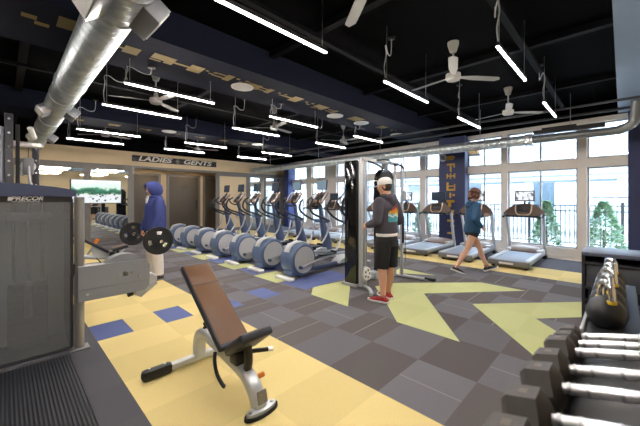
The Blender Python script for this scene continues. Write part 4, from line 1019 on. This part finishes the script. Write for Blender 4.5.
def dumbbell(x, hd, hl, lb):
    zc = 0.83+hd*0.45
    t = thing('dumbbell', lb, 'dumbbell', (x, 0.02, 0.838), group='hex dumbbells on the rack'); t.rotation_euler.x = TILT
    zz = hd*0.5
    q = MB(); q.loft([((0, y, zz), r_, r_) for y, r_ in ((-0.115, .0155), (-0.07, .0165), (-0.035, .0178), (0, .0185), (0.035, .0178), (0.07, .0165), (0.115, .0155))], 20)
    q.build('handle', mat('bright_chrome', '#f2f2f4', 0.3, metal=0.75), t)
    for y in (-0.088, -0.04, 0.04, 0.088):
        q = MB(); q.lathe([(0.0165, -0.006), (0.0195, -0.004), (0.0195, 0.004), (0.0165, 0.006)], (0, y, zz), 'Y', 20); q.build('knurl_ring', M_steel, t)
    for s in (-1, 1):
        q = MB(); rr = hd/2
        prof = [(0.6*rr, 0.106), (rr, 0.106+0.018), (rr, 0.106+hl-0.02), (0.72*rr, 0.106+hl)]
        rings = []
        for r_, y in prof:
            rings.append([q.bm.verts.new((r_/0.866*math.cos(PI/6+PI/3*k+PI/6*0), s*y, zz+r_/0.866*math.sin(PI/6+PI/3*k))) for k in range(6)])
        # flat side down
        for R_ in rings:
            for v in R_:
                dx, dz = v.co.x, v.co.z-zz; c_, s_ = math.cos(PI/6), math.sin(PI/6)
                v.co.x = dx*c_-dz*s_; v.co.z = zz+dx*s_+dz*c_
        for i in range(3):
            for k in range(6): q.bm.faces.new([rings[i][k], rings[i][(k+1) % 6], rings[i+1][(k+1) % 6], rings[i+1][k]])
        q.bm.faces.new(rings[0][::-1]); q.bm.faces.new(rings[-1])
        hdm = q.build('hex_head', M_hex, t)
        q = MB(); q.box((0, s*(0.106+hl*0.5), hd+0.0005), (0.03, 0.022, 0.001)); q.box((0.0, s*(0.106+hl*0.5), hd+0.0008), (0.014, 0.010, 0.001)); q.build('weight_mark', mat('mark_tan', '#5b4e43', 0.5), hdm)
    return t
dl = ['hex dumbbell nearest the camera, cut by bottom edge', 'second hex dumbbell from the bottom edge, largest whole head', 'third hex dumbbell from the bottom edge', 'fourth hex dumbbell from the bottom edge', 'third hex dumbbell counting from the kettlebells', 'second hex dumbbell counting from the kettlebells', 'smallest hex dumbbell, next to the nearest kettlebell']
for i, (x, hd, hl) in enumerate(((0.90, 0.135, 0.118), (1.08, 0.135, 0.115), (1.29, 0.13, 0.11), (1.455, 0.122, 0.105), (1.65, 0.112, 0.10), (1.77, 0.098, 0.09), (1.88, 0.09, 0.085))):
    dumbbell(x, hd, hl, dl[i])
def kettlebell(x, r, m, lb):
    t = thing('kettlebell', lb, 'kettlebell', (x, 0.062, 0.8305), math.radians([28, 20, 33, 24, 30][int((x-2.1)/0.23)]), group='kettlebells on the rack')
    q = MB(); q.lathe([(0.0, 0.0), (0.55*r, 0.0), (0.8*r, 0.18*r), (r, 0.75*r), (0.98*r, 1.1*r), (0.8*r, 1.5*r), (0.5*r, 1.8*r), (0.25*r, 1.92*r), (0.0, 1.94*r)], n=36); q.build('bell', M_kb, t)
    h = r*1.94
    q = MB(); q.tube([(-0.6*r, 0, 1.62*r), (-0.62*r, 0, 2.1*r), (-0.48*r, 0, 2.62*r), (0, 0, 2.78*r), (0.48*r, 0, 2.62*r), (0.62*r, 0, 2.1*r), (0.6*r, 0, 1.62*r)], 0.015, n=14, sub=6); q.build('handle', M_chrome, t)
    for s in (-1, 1):
        q = MB(); q.cyl((s*0.605*r, 0, 1.6*r), (s*0.615*r, 0, 1.78*r), 0.020, n=16); q.build('colour_band', m, t)
    return t
kl = ['kettlebell nearest the camera, big black ball with chrome handle', 'second kettlebell from the dumbbells', 'third kettlebell from the dumbbells, mid row', 'fourth kettlebell from the dumbbells', 'farthest kettlebell, at the cabinet end of the rack']
for i, (x, r) in enumerate(((2.20, 0.082), (2.43, 0.08), (2.66, 0.08), (2.89, 0.078), (3.12, 0.078))): kettlebell(x, r, M_yellow, kl[i])

# ------------------------------------------------------------------ people
from mathutils.bvhtree import BVHTree
def skin_mat(name, hexc):
    m = mat(name, hexc, 0.5, var=0.05, scale=20)
    m.node_tree.nodes['Principled BSDF'].inputs['Subsurface Weight'].default_value = 0.08
    return m
M_skin = skin_mat('skin_warm', '#d3a083')
M_skin2 = skin_mat('skin_light', '#d9ab92')

def fuse(q, name, m, parent, voxel, smooth=4):
    """one continuous surface out of overlapping lofted forms"""
    bmesh.ops.recalc_face_normals(q.bm, faces=q.bm.faces[:])
    me = bpy.data.meshes.new(name+'_raw'); q.bm.to_mesh(me); q.bm.free()
    o = bpy.data.objects.new(name+'_raw', me); col.objects.link(o)
    r = o.modifiers.new('r', 'REMESH'); r.mode = 'VOXEL'; r.voxel_size = voxel; r.use_smooth_shade = True
    s = o.modifiers.new('s', 'SMOOTH'); s.iterations = smooth; s.factor = 0.5
    dg = bpy.context.evaluated_depsgraph_get(); dg.update()
    nm = bpy.data.meshes.new_from_object(o.evaluated_get(dg)); nm.name = name
    bpy.data.objects.remove(o); bpy.data.meshes.remove(me)
    nm.materials.clear(); nm.materials.append(m)
    for p in nm.polygons: p.use_smooth = True; p.material_index = 0
    ob = bpy.data.objects.new(name, nm); col.objects.link(ob); ob.parent = parent
    return ob

V = Vector
def limb(q, pts, radii, n=14):
    P = spline(pts, 4); k = len(P)
    rs = []
    for i in range(k):
        t = i/(k-1)*(len(radii)-1); a = int(min(t, len(radii)-2)); f_ = t-a
        rs.append(radii[a]*(1-f_)+radii[a+1]*f_)
    q.loft([(P[i], rs[i], rs[i]) for i in range(k)], n)
    q.ball(P[0], rs[0]*0.98, 12, 8); q.ball(P[-1], rs[-1]*0.98, 12, 8)

def hand(q, wrist, d, pn, thumb, curl=0.5, size=1.0):
    """palm plus five separate fingers. d points along the hand, pn out of the palm, thumb to the thumb side"""
    d = V(d).normalized(); pn = V(pn); pn = (pn-d*pn.dot(d)).normalized(); th = V(thumb); th = (th-d*th.dot(d)-pn*th.dot(pn)).normalized()
    w = V(wrist); s = size
    q.loft([(w, 0.026*s, 0.021*s), (w+d*0.03*s, 0.034*s, 0.017*s), (w+d*0.065*s, 0.041*s, 0.015*s), (w+d*0.092*s, 0.039*s, 0.012*s)], 14, up=pn)
    for k, (o_, L_) in enumerate(((0.030, 0.070), (0.010, 0.080), (-0.010, 0.074), (-0.029, 0.058))):
        p = w+d*(0.085*s)+th*(o_*s); pts = [p-d*0.02*s, p]; a = 0.0; c_ = p
        for j, fr in enumerate((0.45, 0.32, 0.23)):
            a += curl*(0.9 if j else 0.7)
            dd = d*math.cos(a)+pn*math.sin(a)
            c_ = c_+dd*(L_*fr*s); pts.append(c_)
        q.loft([(p_, r_*s, r_*s) for p_, r_ in zip(pts, (0.0095, 0.0092, 0.0085, 0.0078, 0.006))], 8)
    p = w+d*0.022*s+th*0.026*s
    dir1 = (d*0.65+th*0.6+pn*0.35).normalized(); dir2 = (d*0.8+th*0.15+pn*(0.35+0.3*curl)).normalized()
    q.loft([(p, 0.013*s, 0.013*s), (p+dir1*0.035*s, 0.011*s, 0.011*s), (p+dir1*0.035*s+dir2*0.028*s, 0.010*s, 0.010*s), (p+dir1*0.035*s+dir2*0.05*s, 0.007*s, 0.007*s)], 8)

def head_form(q, c, yaw, pitch, s=1.0):
    M = Matrix.Translation(c) @ Matrix.Rotation(yaw, 4, 'Z') @ Matrix.Rotation(pitch, 4, 'Y')
    def B(p, r): q.ball(M @ V((p[0]*s, p[1]*s, p[2]*s)), tuple(x*s for x in r), 20, 14, rot=M.to_3x3().to_4x4())
    B((-0.005, 0, 0.025), (0.098, 0.076, 0.092))       # skull
    B((0.030, 0, -0.030), (0.066, 0.062, 0.082))       # face
    B((0.048, 0, -0.088), (0.036, 0.040, 0.030))       # chin
    B((0.080, 0, 0.026), (0.020, 0.048, 0.014))        # brow
    q.loft([(M @ V((0.090*s, 0, 0.018*s)), 0.008*s, 0.008*s), (M @ V((0.104*s, 0, -0.012*s)), 0.012*s, 0.013*s), (M @ V((0.106*s, 0, -0.024*s)), 0.016*s, 0.010*s), (M @ V((0.088*s, 0, -0.030*s)), 0.016*s, 0.008*s)], 10)
    B((0.088, 0, -0.052), (0.012, 0.024, 0.006)); B((0.086, 0, -0.062), (0.012, 0.021, 0.006))   # lips
    for sd in (-1, 1):
        B((-0.005, sd*0.076, -0.010), (0.020, 0.010, 0.032)); B((0.062, sd*0.034, -0.022), (0.022, 0.020, 0.018))
    return M
def eyes(M, s, parent):
    for sd in (-1, 1):
        q = MB(); q.ball(M @ V((0.086*s, sd*0.031*s, 0.004*s)), 0.0105*s, 12, 8); e = q.build('eye', mat('eye_white', '#e9e4de', 0.2), parent)
        q = MB(); q.ball(M @ V((0.0935*s, sd*0.031*s, 0.004*s)), 0.0055*s, 10, 6); q.build('iris', mat('iris_brown', '#2b1c12', 0.2), e)
        q = MB(); q.loft([(M @ V((0.095*s, sd*0.014*s, 0.028*s)), 0.004*s, 0.003*s), (M @ V((0.096*s, sd*0.032*s, 0.033*s)), 0.005*s, 0.004*s), (M @ V((0.088*s, sd*0.050*s, 0.028*s)), 0.003*s, 0.003*s)], 8); q.build('eyebrow', mat('brow_brown', '#3a271c', 0.7), parent)

def torso(q, k=1.0, z0=0.0, female=False, lean=0.0):
    S = [(0.84, .135, .095), (0.92, .172, .118), (1.02, .165, .112), (1.12, .150, .100), (1.24, .158, .110), (1.35, .176, .118), (1.43, .165, .100), (1.485, .105, .072), (1.53, .060, .060), (1.60, .054, .056)]
    if female: S = [(0.84, .135, .095), (0.92, .172, .120), (1.02, .155, .105), (1.12, .125, .088), (1.24, .138, .105), (1.34, .152, .120), (1.42, .145, .092), (1.475, .090, .065), (1.52, .048, .050), (1.60, .045, .048)]
    q.loft([(V((lean*(z-0.9), 0, z*k+z0)), a*k, b*k) for z, a, b in S], 22, up=(1, 0, 0))

def foot_form(q, ankle, d, heel=0.06, L=0.20, w=0.043, h=0.03, toe_up=0.0, sole=0.0, z=None):
    d = V(d); dh = V((d.x, d.y, 0)).normalized(); a = V(ankle)
    up = V((0, 0, 1)); dd = (dh*math.cos(toe_up)+up*math.sin(toe_up)); nn = (up*math.cos(toe_up)-dh*math.sin(toe_up))
    b = a - nn*(0.08-h)
    secs = [(-heel, w*0.62, h*0.7), (-heel*0.6, w*0.80, h*1.0), (0.02, w*0.88, h*1.25), (0.09, w, h*0.95), (0.15, w*1.06, h*0.72), (L, w*0.85, h*0.5), (L+0.025, w*0.45, h*0.3)]
    q.loft([(b+dd*x-nn*(h-hh), ww, hh) for x, ww, hh in secs], 16, up=nn)
    q.loft([(a+nn*0.05, 0.036, 0.04), (a-nn*0.01, 0.038, 0.045), (a-nn*0.05, 0.035, 0.05)], 12, up=dd)
def shoe(ankle, d, m, msole, parent, toe_up=0.0, k=1.0):
    q = MB(); foot_form(q, V(ankle)-V((0, 0, 0.0)), d, 0.075*k, 0.205*k, 0.050*k, 0.036*k, toe_up)
    o = fuse(q, 'shoe', m, parent, 0.006, 3)
    d = V(d); dh = V((d.x, d.y, 0)).normalized(); up = V((0, 0, 1)); dd = dh*math.cos(toe_up)+up*math.sin(toe_up); nn = up*math.cos(toe_up)-dh*math.sin(toe_up)
    b = V(ankle)-nn*0.069
    side = nn.cross(dd)
    prof = [(-0.085, 0.030), (-0.06, 0.042), (0.0, 0.044), (0.09, 0.050), (0.16, 0.054), (0.21, 0.044), (0.24, 0.02)]
    q = MB(); pts = [(x*k, w_*k) for x, w_ in prof]+[(x*k, -w_*k) for x, w_ in prof[::-1]]
    A = [q.bm.verts.new(b+dd*x+side*y-nn*0.010) for x, y in pts]; B_ = [q.bm.verts.new(b+dd*x+side*y+nn*0.016) for x, y in pts]
    q.bm.faces.new(A); q.bm.faces.new(B_[::-1])
    for i in range(len(pts)): q.bm.faces.new([A[i], B_[i], B_[(i+1) % len(pts)], A[(i+1) % len(pts)]])
    q.build('sole', msole, o)
    return o

# ---- man in white cap, facing the cable machine (+X local)
pm = thing('person', 'person in white cap, grey hoodie and black shorts, back turned, by the cable machine', 'person', (3.895, 2.455, 0.004), math.radians(86))
q = MB(); torso(q)
HM = head_form(q, (0.035, 0, 1.665), math.radians(28), math.radians(8))
SH = {s: V((0.0, s*0.185, 1.435)) for s in (-1, 1)}; EL = {1: V((-0.03, 0.265, 1.16)), -1: V((-0.05, -0.26, 1.16))}; WR = {1: V((0.19, 0.215, 1.10)), -1: V((0.17, -0.21, 1.09))}
for s in (-1, 1):
    limb(q, [SH[s], (SH[s]+EL[s])/2, EL[s]], [0.056, 0.05, 0.043]); limb(q, [EL[s], (EL[s]*0.6+WR[s]*0.4), WR[s]], [0.043, 0.042, 0.028])
    hand(q, WR[s], (WR[s]-EL[s]), (0, -s, -0.25), (0.1, 0, 1), 0.75)
    hip = V((0, s*0.095, 0.90)); kn = V((0.015, s*0.105, 0.50)); an = V((-0.02 if s > 0 else 0.05, s*0.11, 0.085))
    limb(q, [hip, (hip+kn)/2, kn], [0.088, 0.075, 0.056]); limb(q, [kn, kn*0.65+an*0.35+V((-0.012, 0, 0)), an*0.8+kn*0.2, an], [0.055, 0.061, 0.042, 0.036])
    foot_form(q, an, (1, s*0.22, 0))
fuse(q, 'body', M_skin, pm, 0.0055, 4); eyes(HM, 1.0, pm)
M_hood1 = mat('hoodie_charcoal', '#45424d', 0.85, var=0.1, scale=12, bump=0.3, bscale=90)
q = MB()
q.loft([(V((0, 0, z)), a, b) for z, a, b in ((0.985, .185, .130), (1.0, .192, .138), (1.06, .192, .138), (1.15, .186, .134), (1.26, .190, .140), (1.36, .205, .143), (1.43, .192, .122), (1.485, .125, .095), (1.52, .085, .085))], 24, up=(1, 0, 0))
for s in (-1, 1):
    limb(q, [SH[s]-V((0, s*0.01, 0.0)), (SH[s]+EL[s])/2, EL[s]], [0.080, 0.075, 0.068]); limb(q, [EL[s], EL[s]*0.5+WR[s]*0.5, WR[s]*0.9+EL[s]*0.1], [0.068, 0.060, 0.045])
q.ball((-0.075, 0, 1.50), (0.075, 0.115, 0.062)); q.ball((-0.02, 0.07, 1.52), (0.07, 0.045, 0.04)); q.ball((-0.02, -0.07, 1.52), (0.07, 0.045, 0.04)); q.ball((-0.115, 0, 1.45), (0.05, 0.085, 0.07))
hd1 = fuse(q, 'hoodie', M_hood1, pm, 0.0075, 5)
# printed picture on the back of the hoodie
bv = BVHTree.FromPolygons([v.co for v in hd1.data.vertices], [p.vertices[:] for p in hd1.data.polygons])
pmts = [mat('print_red', '#c23a22', 0.7), mat('print_orange', '#e0861f', 0.7), mat('print_yellow', '#d9c23a', 0.7), mat('print_teal', '#4fa6b4', 0.7), mat('print_white', '#d8e4e4', 0.7)]
bmq = bmesh.new(); nu, nv = 18, 24; gr = {}
for i in range(nu+1):
    for j in range(nv+1):
        y = -0.115+0.23*i/nu-0.0; z = 1.155+0.26*j/nv
        h = bv.ray_cast(V((-1, y, z)), V((1, 0, 0)))
        if h[0] is not None: gr[i, j] = bmq.verts.new(h[0]-V((0.004, 0, 0)))
for i in range(nu):
    for j in range(nv):
        if not all(k in gr for k in ((i, j), (i+1, j), (i+1, j+1), (i, j+1))): continue
        u = (i+0.5)/nu; v = (j+0.5)/nv
        top = 1-abs(u-0.45)*0.75-0.10*abs(math.sin(u*14))
        if v > top or (v < 0.06 and abs(u-0.5) > 0.42): continue
        wv = v+0.05*math.sin(u*11)
        mi = 3 if wv < 0.30 else 4 if wv < 0.40 else 2 if wv < 0.52 else 1 if wv < 0.70 else 0
        if 0.40 < wv < 0.47: mi = 2 if u < .5 else 3
        fc = bmq.faces.new([gr[i, j], gr[i, j+1], gr[i+1, j+1], gr[i+1, j]]); fc.material_index = mi; fc.smooth = True
mep = bpy.data.meshes.new('back_print'); bmq.to_mesh(mep); bmq.free()
for m_ in pmts: mep.materials.append(m_)
bp_ = bpy.data.objects.new('back_print', mep); col.objects.link(bp_); bp_.parent = hd1
q = MB(); q.loft([(V((0, 0, z)), a, b) for z, a, b in ((0.945, .186, .130), (0.95, .190, .134), (1.02, .186, .130), (1.06, .178, .124))], 24, up=(1, 0, 0)); fuse(q, 'shirt_hem', mat('tee_white', '#e6e2de', 0.8), pm, 0.007, 2)
M_short = mat('shorts_black', '#17171a', 0.8, var=0.1)
q = MB(); q.loft([(V((0, 0, z)), a, b) for z, a, b in ((0.80, .185, .130), (0.90, .192, .138), (1.0, .175, .122))], 24, up=(1, 0, 0))
for s in (-1, 1):
    q.loft([(V((0.0, s*0.085, 0.88)), 0.112, 0.122), (V((0.005, s*0.098, 0.7)), 0.106, 0.118), (V((0.015, s*0.108, 0.49)), 0.100, 0.112)], 18, up=(1, 0, 0))
fuse(q, 'shorts', M_short, pm, 0.0075, 3)
for s in (-1, 1): shoe((-0.02 if s > 0 else 0.05, s*0.11, 0.085), (1, s*0.22, 0), mat('shoe_red', '#a5242c', 0.6, var=0.15, scale=30), M_white, pm)
# hair and cap
q = MB(); q.ball(HM @ V((-0.020, 0, -0.005)), (0.088, 0.080, 0.082), rot=HM.to_3x3().to_4x4()); fuse(q, 'hair', mat('hair_dark', '#2b1f19', 0.7, var=0.2, scale=60), pm, 0.006, 3)
q = MB()
prof = [(0.106, 0.0), (0.107, 0.03), (0.098, 0.062), (0.075, 0.090), (0.04, 0.106), (0.0, 0.11)]
q.lathe([(0.0, 0.0)]+prof, n=32)
for v in q.bm.verts: v.co = HM @ V((v.co.x*1.02-0.008, v.co.y*0.84, v.co.z+0.028))
cp_ = q.build('cap', mat('cap_white', '#dcdad6', 0.75, bump=0.2, bscale=150), pm)
q = MB(); n = 16
A = []; B_ = []
for k in range(n+1):
    a = -PI/2+PI*k/n; x = 0.07+0.105*math.cos(a)**0.8 if math.cos(a) > 1e-6 else 0.07; y = 0.082*math.sin(a)
    A.append(q.bm.verts.new(HM @ V((x, y, 0.036-0.9*y*y*2-0.02*(x-0.07)/0.1)))); B_.append(q.bm.verts.new(HM @ V((x, y, 0.042-0.9*y*y*2-0.02*(x-0.07)/0.1))))
q.bm.faces.new(A); q.bm.faces.new(B_[::-1])
for k in range(n+1): q.bm.faces.new([A[k], B_[k], B_[(k+1) % (n+1)], A[(k+1) % (n+1)]])
q.build('brim', MATS['cap_white'], cp_)
q = MB(); q.prism([(0.045*math.cos(a), 0.034*math.sin(a)) for a in [PI*k/12 for k in range(13)]], 0, 0.006, 'YZ')
for v in q.bm.verts: v.co = HM @ V((v.co.x-0.122, v.co.y, v.co.z+0.030))
q.build('strap_gap', mat('cap_shadow', '#2a211c', 0.8), cp_)

# ---- hooded lifter with a barbell at the thighs
ph = thing('person', 'person in blue hoodie with hood up and pale trousers, holding a barbell at thigh height', 'person', (1.95, 6.15, 0.004), PI)
BZ_ = 0.80; BXL = 0.185
q = MB(); torso(q)
HM = head_form(q, (0.055, 0, 1.645), 0.0, math.radians(10))
SH = {s: V((0.0, s*0.185, 1.43)) for s in (-1, 1)}; EL = {s: V((0.03, s*0.265, 1.15)) for s in (-1, 1)}; WR = {s: V((0.145, s*0.27, 0.905)) for s in (-1, 1)}
for s in (-1, 1):
    limb(q, [SH[s], (SH[s]+EL[s])/2, EL[s]], [0.056, 0.05, 0.043]); limb(q, [EL[s], EL[s]*0.6+WR[s]*0.4, WR[s]], [0.043, 0.042, 0.028])
    hand(q, WR[s], (0.12, 0, -1), (-1, 0, -0.1), (0, -s, 0), 1.15)
    hip = V((0, s*0.095, 0.90)); kn = V((0.02, s*0.115, 0.49)); an = V((-0.02, s*0.125, 0.085))
    limb(q, [hip, (hip+kn)/2, kn], [0.088, 0.075, 0.056]); limb(q, [kn, kn*0.65+an*0.35, an], [0.055, 0.06, 0.036]); foot_form(q, an, (1, s*0.15, 0))
fuse(q, 'body', M_skin, ph, 0.0055, 4); eyes(HM, 1.0, ph)
M_hood2 = mat('hoodie_blue', '#36427f', 0.85, var=0.1, scale=10, bump=0.3, bscale=90)
q = MB()
q.loft([(V((0.005, 0, z)), a, b) for z, a, b in ((0.90, .19, .155), (0.915, .205, .178), (1.0, .206, .182), (1.12, .202, .178), (1.25, .208, .178), (1.36, .214, .168), (1.43, .196, .138), (1.485, .13, .115), (1.53, .10, .105))], 24, up=(1, 0, 0))
for s in (-1, 1):
    limb(q, [SH[s], (SH[s]+EL[s])/2, EL[s]], [0.092, 0.090, 0.080]); limb(q, [EL[s], EL[s]*0.5+WR[s]*0.5, WR[s]*0.95+EL[s]*0.05], [0.080, 0.068, 0.045])
fuse(q, 'hoodie', M_hood2, ph, 0.0075, 5)
# hood as a shell round the head, open at the front
q = MB(); n = 26; rows = []
for j in range(13):
    th_ = PI*j/12*0.78
    ring = []
    for k in range(n+1):
        op_ = 46*min(1.0, max(0.0, (j-3)/3.0)); a = math.radians(op_)+math.radians(360-2*op_)*k/n
        r_ = math.sin(th_+0.001)
        x = -0.014+0.158*r_*math.cos(a)*(1.05); y = 0.126*r_*math.sin(a); z = 0.006+0.152*math.cos(th_)
        if j > 8: x -= 0.006*(j-8)
        ring.append(V((x, y, z)))
    rows.append(ring)
for sgn, sc_ in ((1, 1.0), (-1, 0.90)):
    vv = [[q.bm.verts.new(HM @ V((p.x*sc_, p.y*sc_, (p.z-0.015)*sc_+0.015))) for p in r_] for r_ in rows]
    for j in range(12):
        for k in range(n):
            fc = q.bm.faces.new([vv[j][k], vv[j][k+1], vv[j+1][k+1], vv[j+1][k]]); fc.smooth = True
    if sgn == 1: outer = vv
    else:
        for j in range(12):
            for k in (0, n): q.bm.faces.new([outer[j][k], outer[j+1][k], vv[j+1][k], vv[j][k]])
        for k in range(n): q.bm.faces.new([outer[12][k], outer[12][k+1], vv[12][k+1], vv[12][k]])
bmesh.ops.remove_doubles(q.bm, verts=q.bm.verts[:], dist=0.0005)
q.build('hood', M_hood2, ph)
q = MB(); q.ball((0.0, 0, 1.51), (0.12, 0.125, 0.06)); fuse(q, 'hood_collar', M_hood2, ph, 0.008, 4)
q = MB(); q.loft([(V((0.125, 0, 1.535)), 0.03, 0.02), (V((0.145, 0, 1.48)), 0.04, 0.022), (V((0.152, 0, 1.40)), 0.03, 0.014)], 12, up=(1, 0, 0)); q.build('shirt_collar', MATS['tee_white'], ph)
M_pants = mat('trousers_pale', '#e6e0dc', 0.85, var=0.06, bump=0.4, bscale=30)
q = MB(); q.loft([(V((0, 0, z)), a, b) for z, a, b in ((0.80, .18, .125), (0.90, .186, .130), (0.98, .175, .120))], 24, up=(1, 0, 0))
for s in (-1, 1):
    q.loft([(V((0.0, s*0.09, 0.87)), 0.108, 0.130), (V((0.01, s*0.105, 0.66)), 0.098, 0.120), (V((0.02, s*0.115, 0.48)), 0.090, 0.108), (V((0.0, s*0.12, 0.28)), 0.082, 0.100), (V((-0.01, s*0.125, 0.10)), 0.070, 0.086)], 18, up=(1, 0, 0))
fuse(q, 'trousers', M_pants, ph, 0.0075, 3)
for s in (-1, 1): shoe((-0.02, s*0.125, 0.085), (1, s*0.15, 0), mat('shoe_dark', '#2c2a2b', 0.6), mat('sole_grey', '#8d8884', 0.6), ph)

# barbell lies in the hands
bx_, by_, bz_ = 1.95-BXL, 6.15, BZ_
bb = thing('barbell', 'barbell with a black weight plate at each end, held by the hooded person', 'barbell', (bx_, by_, bz_))
q = MB(); q.cyl((0, -0.66, 0), (0, 0.66, 0), 0.014, n=16); q.build('bar', M_chrome, bb)
for s in (-1, 1):
    q = MB(); q.lathe([(0.0, s*0.655), (0.032, s*0.655), (0.036, s*0.67), (0.032, s*0.685), (0.0245, s*0.686), (0.0245, s*0.86), (0.0, s*0.865)], (0, 0, 0), 'Y', 24); q.build('sleeve', M_chrome, bb)
    q = MB(); NA = 60; rad = [0.026, 0.060, 0.085, 0.10, 0.155, 0.175, 0.205, 0.225]; hy = [0.030, 0.030, 0.018, 0.014, 0.014, 0.018, 0.030, 0.024]
    hole = lambda i, k: i == 3 and any(abs(((k*6+3-c_+180) % 360)-180) < 19 for c_ in (85, 190, 322))
    F_ = [[q.bm.verts.new((r_*math.cos(2*PI*k/NA), s*0.715-h_, r_*math.sin(2*PI*k/NA))) for k in range(NA)] for r_, h_ in zip(rad, hy)]
    K_ = [[q.bm.verts.new((r_*math.cos(2*PI*k/NA), s*0.715+h_, r_*math.sin(2*PI*k/NA))) for k in range(NA)] for r_, h_ in zip(rad, hy)]
    for i in range(len(rad)-1):
        for k in range(NA):
            k2 = (k+1) % NA
            if hole(i, k):
                for (a, b2_) in ((k-1, k), (k+1, k2)):
                    if not hole(i, a % NA): q.bm.faces.new([F_[i][b2_], F_[i+1][b2_], K_[i+1][b2_], K_[i][b2_]])
                for ii in (i, i+1): q.bm.faces.new([F_[ii][k], F_[ii][k2], K_[ii][k2], K_[ii][k]])
            else:
                q.bm.faces.new([F_[i][k], F_[i][k2], F_[i+1][k2], F_[i+1][k]]); q.bm.faces.new([K_[i][k], K_[i][k2], K_[i+1][k2], K_[i+1][k]])
    for k in range(NA):
        k2 = (k+1) % NA
        for ii in (0, -1): q.bm.faces.new([F_[ii][k], F_[ii][k2], K_[ii][k2], K_[ii][k]])
    q.build('weight_plate', M_rubber, bb)

# ---- woman walking past the treadmills
pw = thing('person', 'person with brown hair in blue jacket and black shorts walking past the treadmills', 'person', (6.565, 2.16, 0.004), math.radians(-47))
k = 0.945
q = MB(); torso(q, k, 0.0, True, 0.06)
HM = head_form(q, (0.075, 0, 1.575), math.radians(-6), math.radians(10), 0.95)
SH = {s: V((0.03, s*0.155, 1.345)) for s in (-1, 1)}
EL = {1: V((0.10, 0.215, 1.10)), -1: V((-0.05, -0.215, 1.09))}; WR = {1: V((0.30, 0.16, 1.13)), -1: V((0.10, -0.20, 0.93))}
HP = {s: V((0, s*0.085, 0.85)) for s in (-1, 1)}
KN = {1: V((0.20, 0.09, 0.475)), -1: V((-0.13, -0.085, 0.475))}; AN = {1: V((0.33, 0.085, 0.105)), -1: V((-0.345, -0.08, 0.125))}
for s in (-1, 1):
    limb(q, [SH[s], (SH[s]+EL[s])/2, EL[s]], [0.046, 0.042, 0.036]); limb(q, [EL[s], EL[s]*0.6+WR[s]*0.4, WR[s]], [0.036, 0.035, 0.024])
    hand(q, WR[s], WR[s]-EL[s], (0, -s, -0.2), (0.3, 0, 1), 0.7, 0.9)
    limb(q, [HP[s], (HP[s]+KN[s])/2, KN[s]], [0.088, 0.072, 0.052]); limb(q, [KN[s], KN[s]*0.65+AN[s]*0.35+V((-0.015, 0, 0)), AN[s]*0.8+KN[s]*0.2, AN[s]], [0.050, 0.055, 0.036, 0.032])
foot_form(q, AN[1], (1, 0, 0), toe_up=0.28); foot_form(q, AN[-1], (1, 0, 0), toe_up=-0.35)
fuse(q, 'body', M_skin2, pw, 0.0055, 4); eyes(HM, 0.95, pw)
M_jk = mat('jacket_teal', '#17466a', 0.7, var=0.15, scale=8, bump=0.4, bscale=18)
q = MB()
q.loft([(V((0.06*(z/k-0.9)*1.0, 0, z)), a, b) for z, a, b in ((0.80, .175, .140), (0.815, .190, .152), (0.92, .182, .146), (1.04, .165, .132), (1.16, .168, .138), (1.26, .176, .142), (1.335, .165, .115), (1.39, .105, .085), (1.43, .070, .075))], 24, up=(1, 0, 0))
for s in (-1, 1):
    limb(q, [SH[s], (SH[s]+EL[s])/2, EL[s]], [0.072, 0.068, 0.060]); limb(q, [EL[s], EL[s]*0.5+WR[s]*0.5, WR[s]*0.9+EL[s]*0.1], [0.060, 0.054, 0.042])
q.ball((-0.04, 0, 1.39), (0.07, 0.10, 0.055)); q.ball((-0.085, 0, 1.34), (0.045, 0.08, 0.06))
fuse(q, 'jacket', M_jk, pw, 0.0075, 5)
q = MB(); q.loft([(V((0, 0, z)), a, b) for z, a, b in ((0.76, .165, .125), (0.84, .178, .130), (0.92, .165, .118))], 24, up=(1, 0, 0))
for s in (-1, 1): q.loft([(HP[s]+V((0, 0, -0.01)), 0.105, 0.112), (HP[s]*0.72+KN[s]*0.28, 0.094, 0.100)], 18, up=(1, 0, 0))
fuse(q, 'shorts', M_short, pw, 0.0075, 3)
for s, tu in ((1, 0.28), (-1, -0.35)): shoe(AN[s], (1, 0, 0), mat('shoe_black', '#232326', 0.6, var=0.2, scale=30), M_white, pw, tu, 0.93)
q = MB()
rnd = random.Random(3)
R4 = HM.to_3x3().to_4x4()
q.ball(HM @ V((-0.022, 0, 0.030)), (0.112, 0.100, 0.100), rot=R4)
for i in range(60):
    a = rnd.uniform(math.radians(62), math.radians(298)); zz = rnd.uniform(-0.11, 0.06)
    q.ball(HM @ V((-0.018+0.10*math.cos(a), 0.092*math.sin(a), zz)), rnd.uniform(0.022, 0.034), 8, 6)
fuse(q, 'hair', mat('hair_auburn', '#5c3020', 0.55, var=0.35, scale=45, bump=0.6, bscale=80), pw, 0.007, 3)
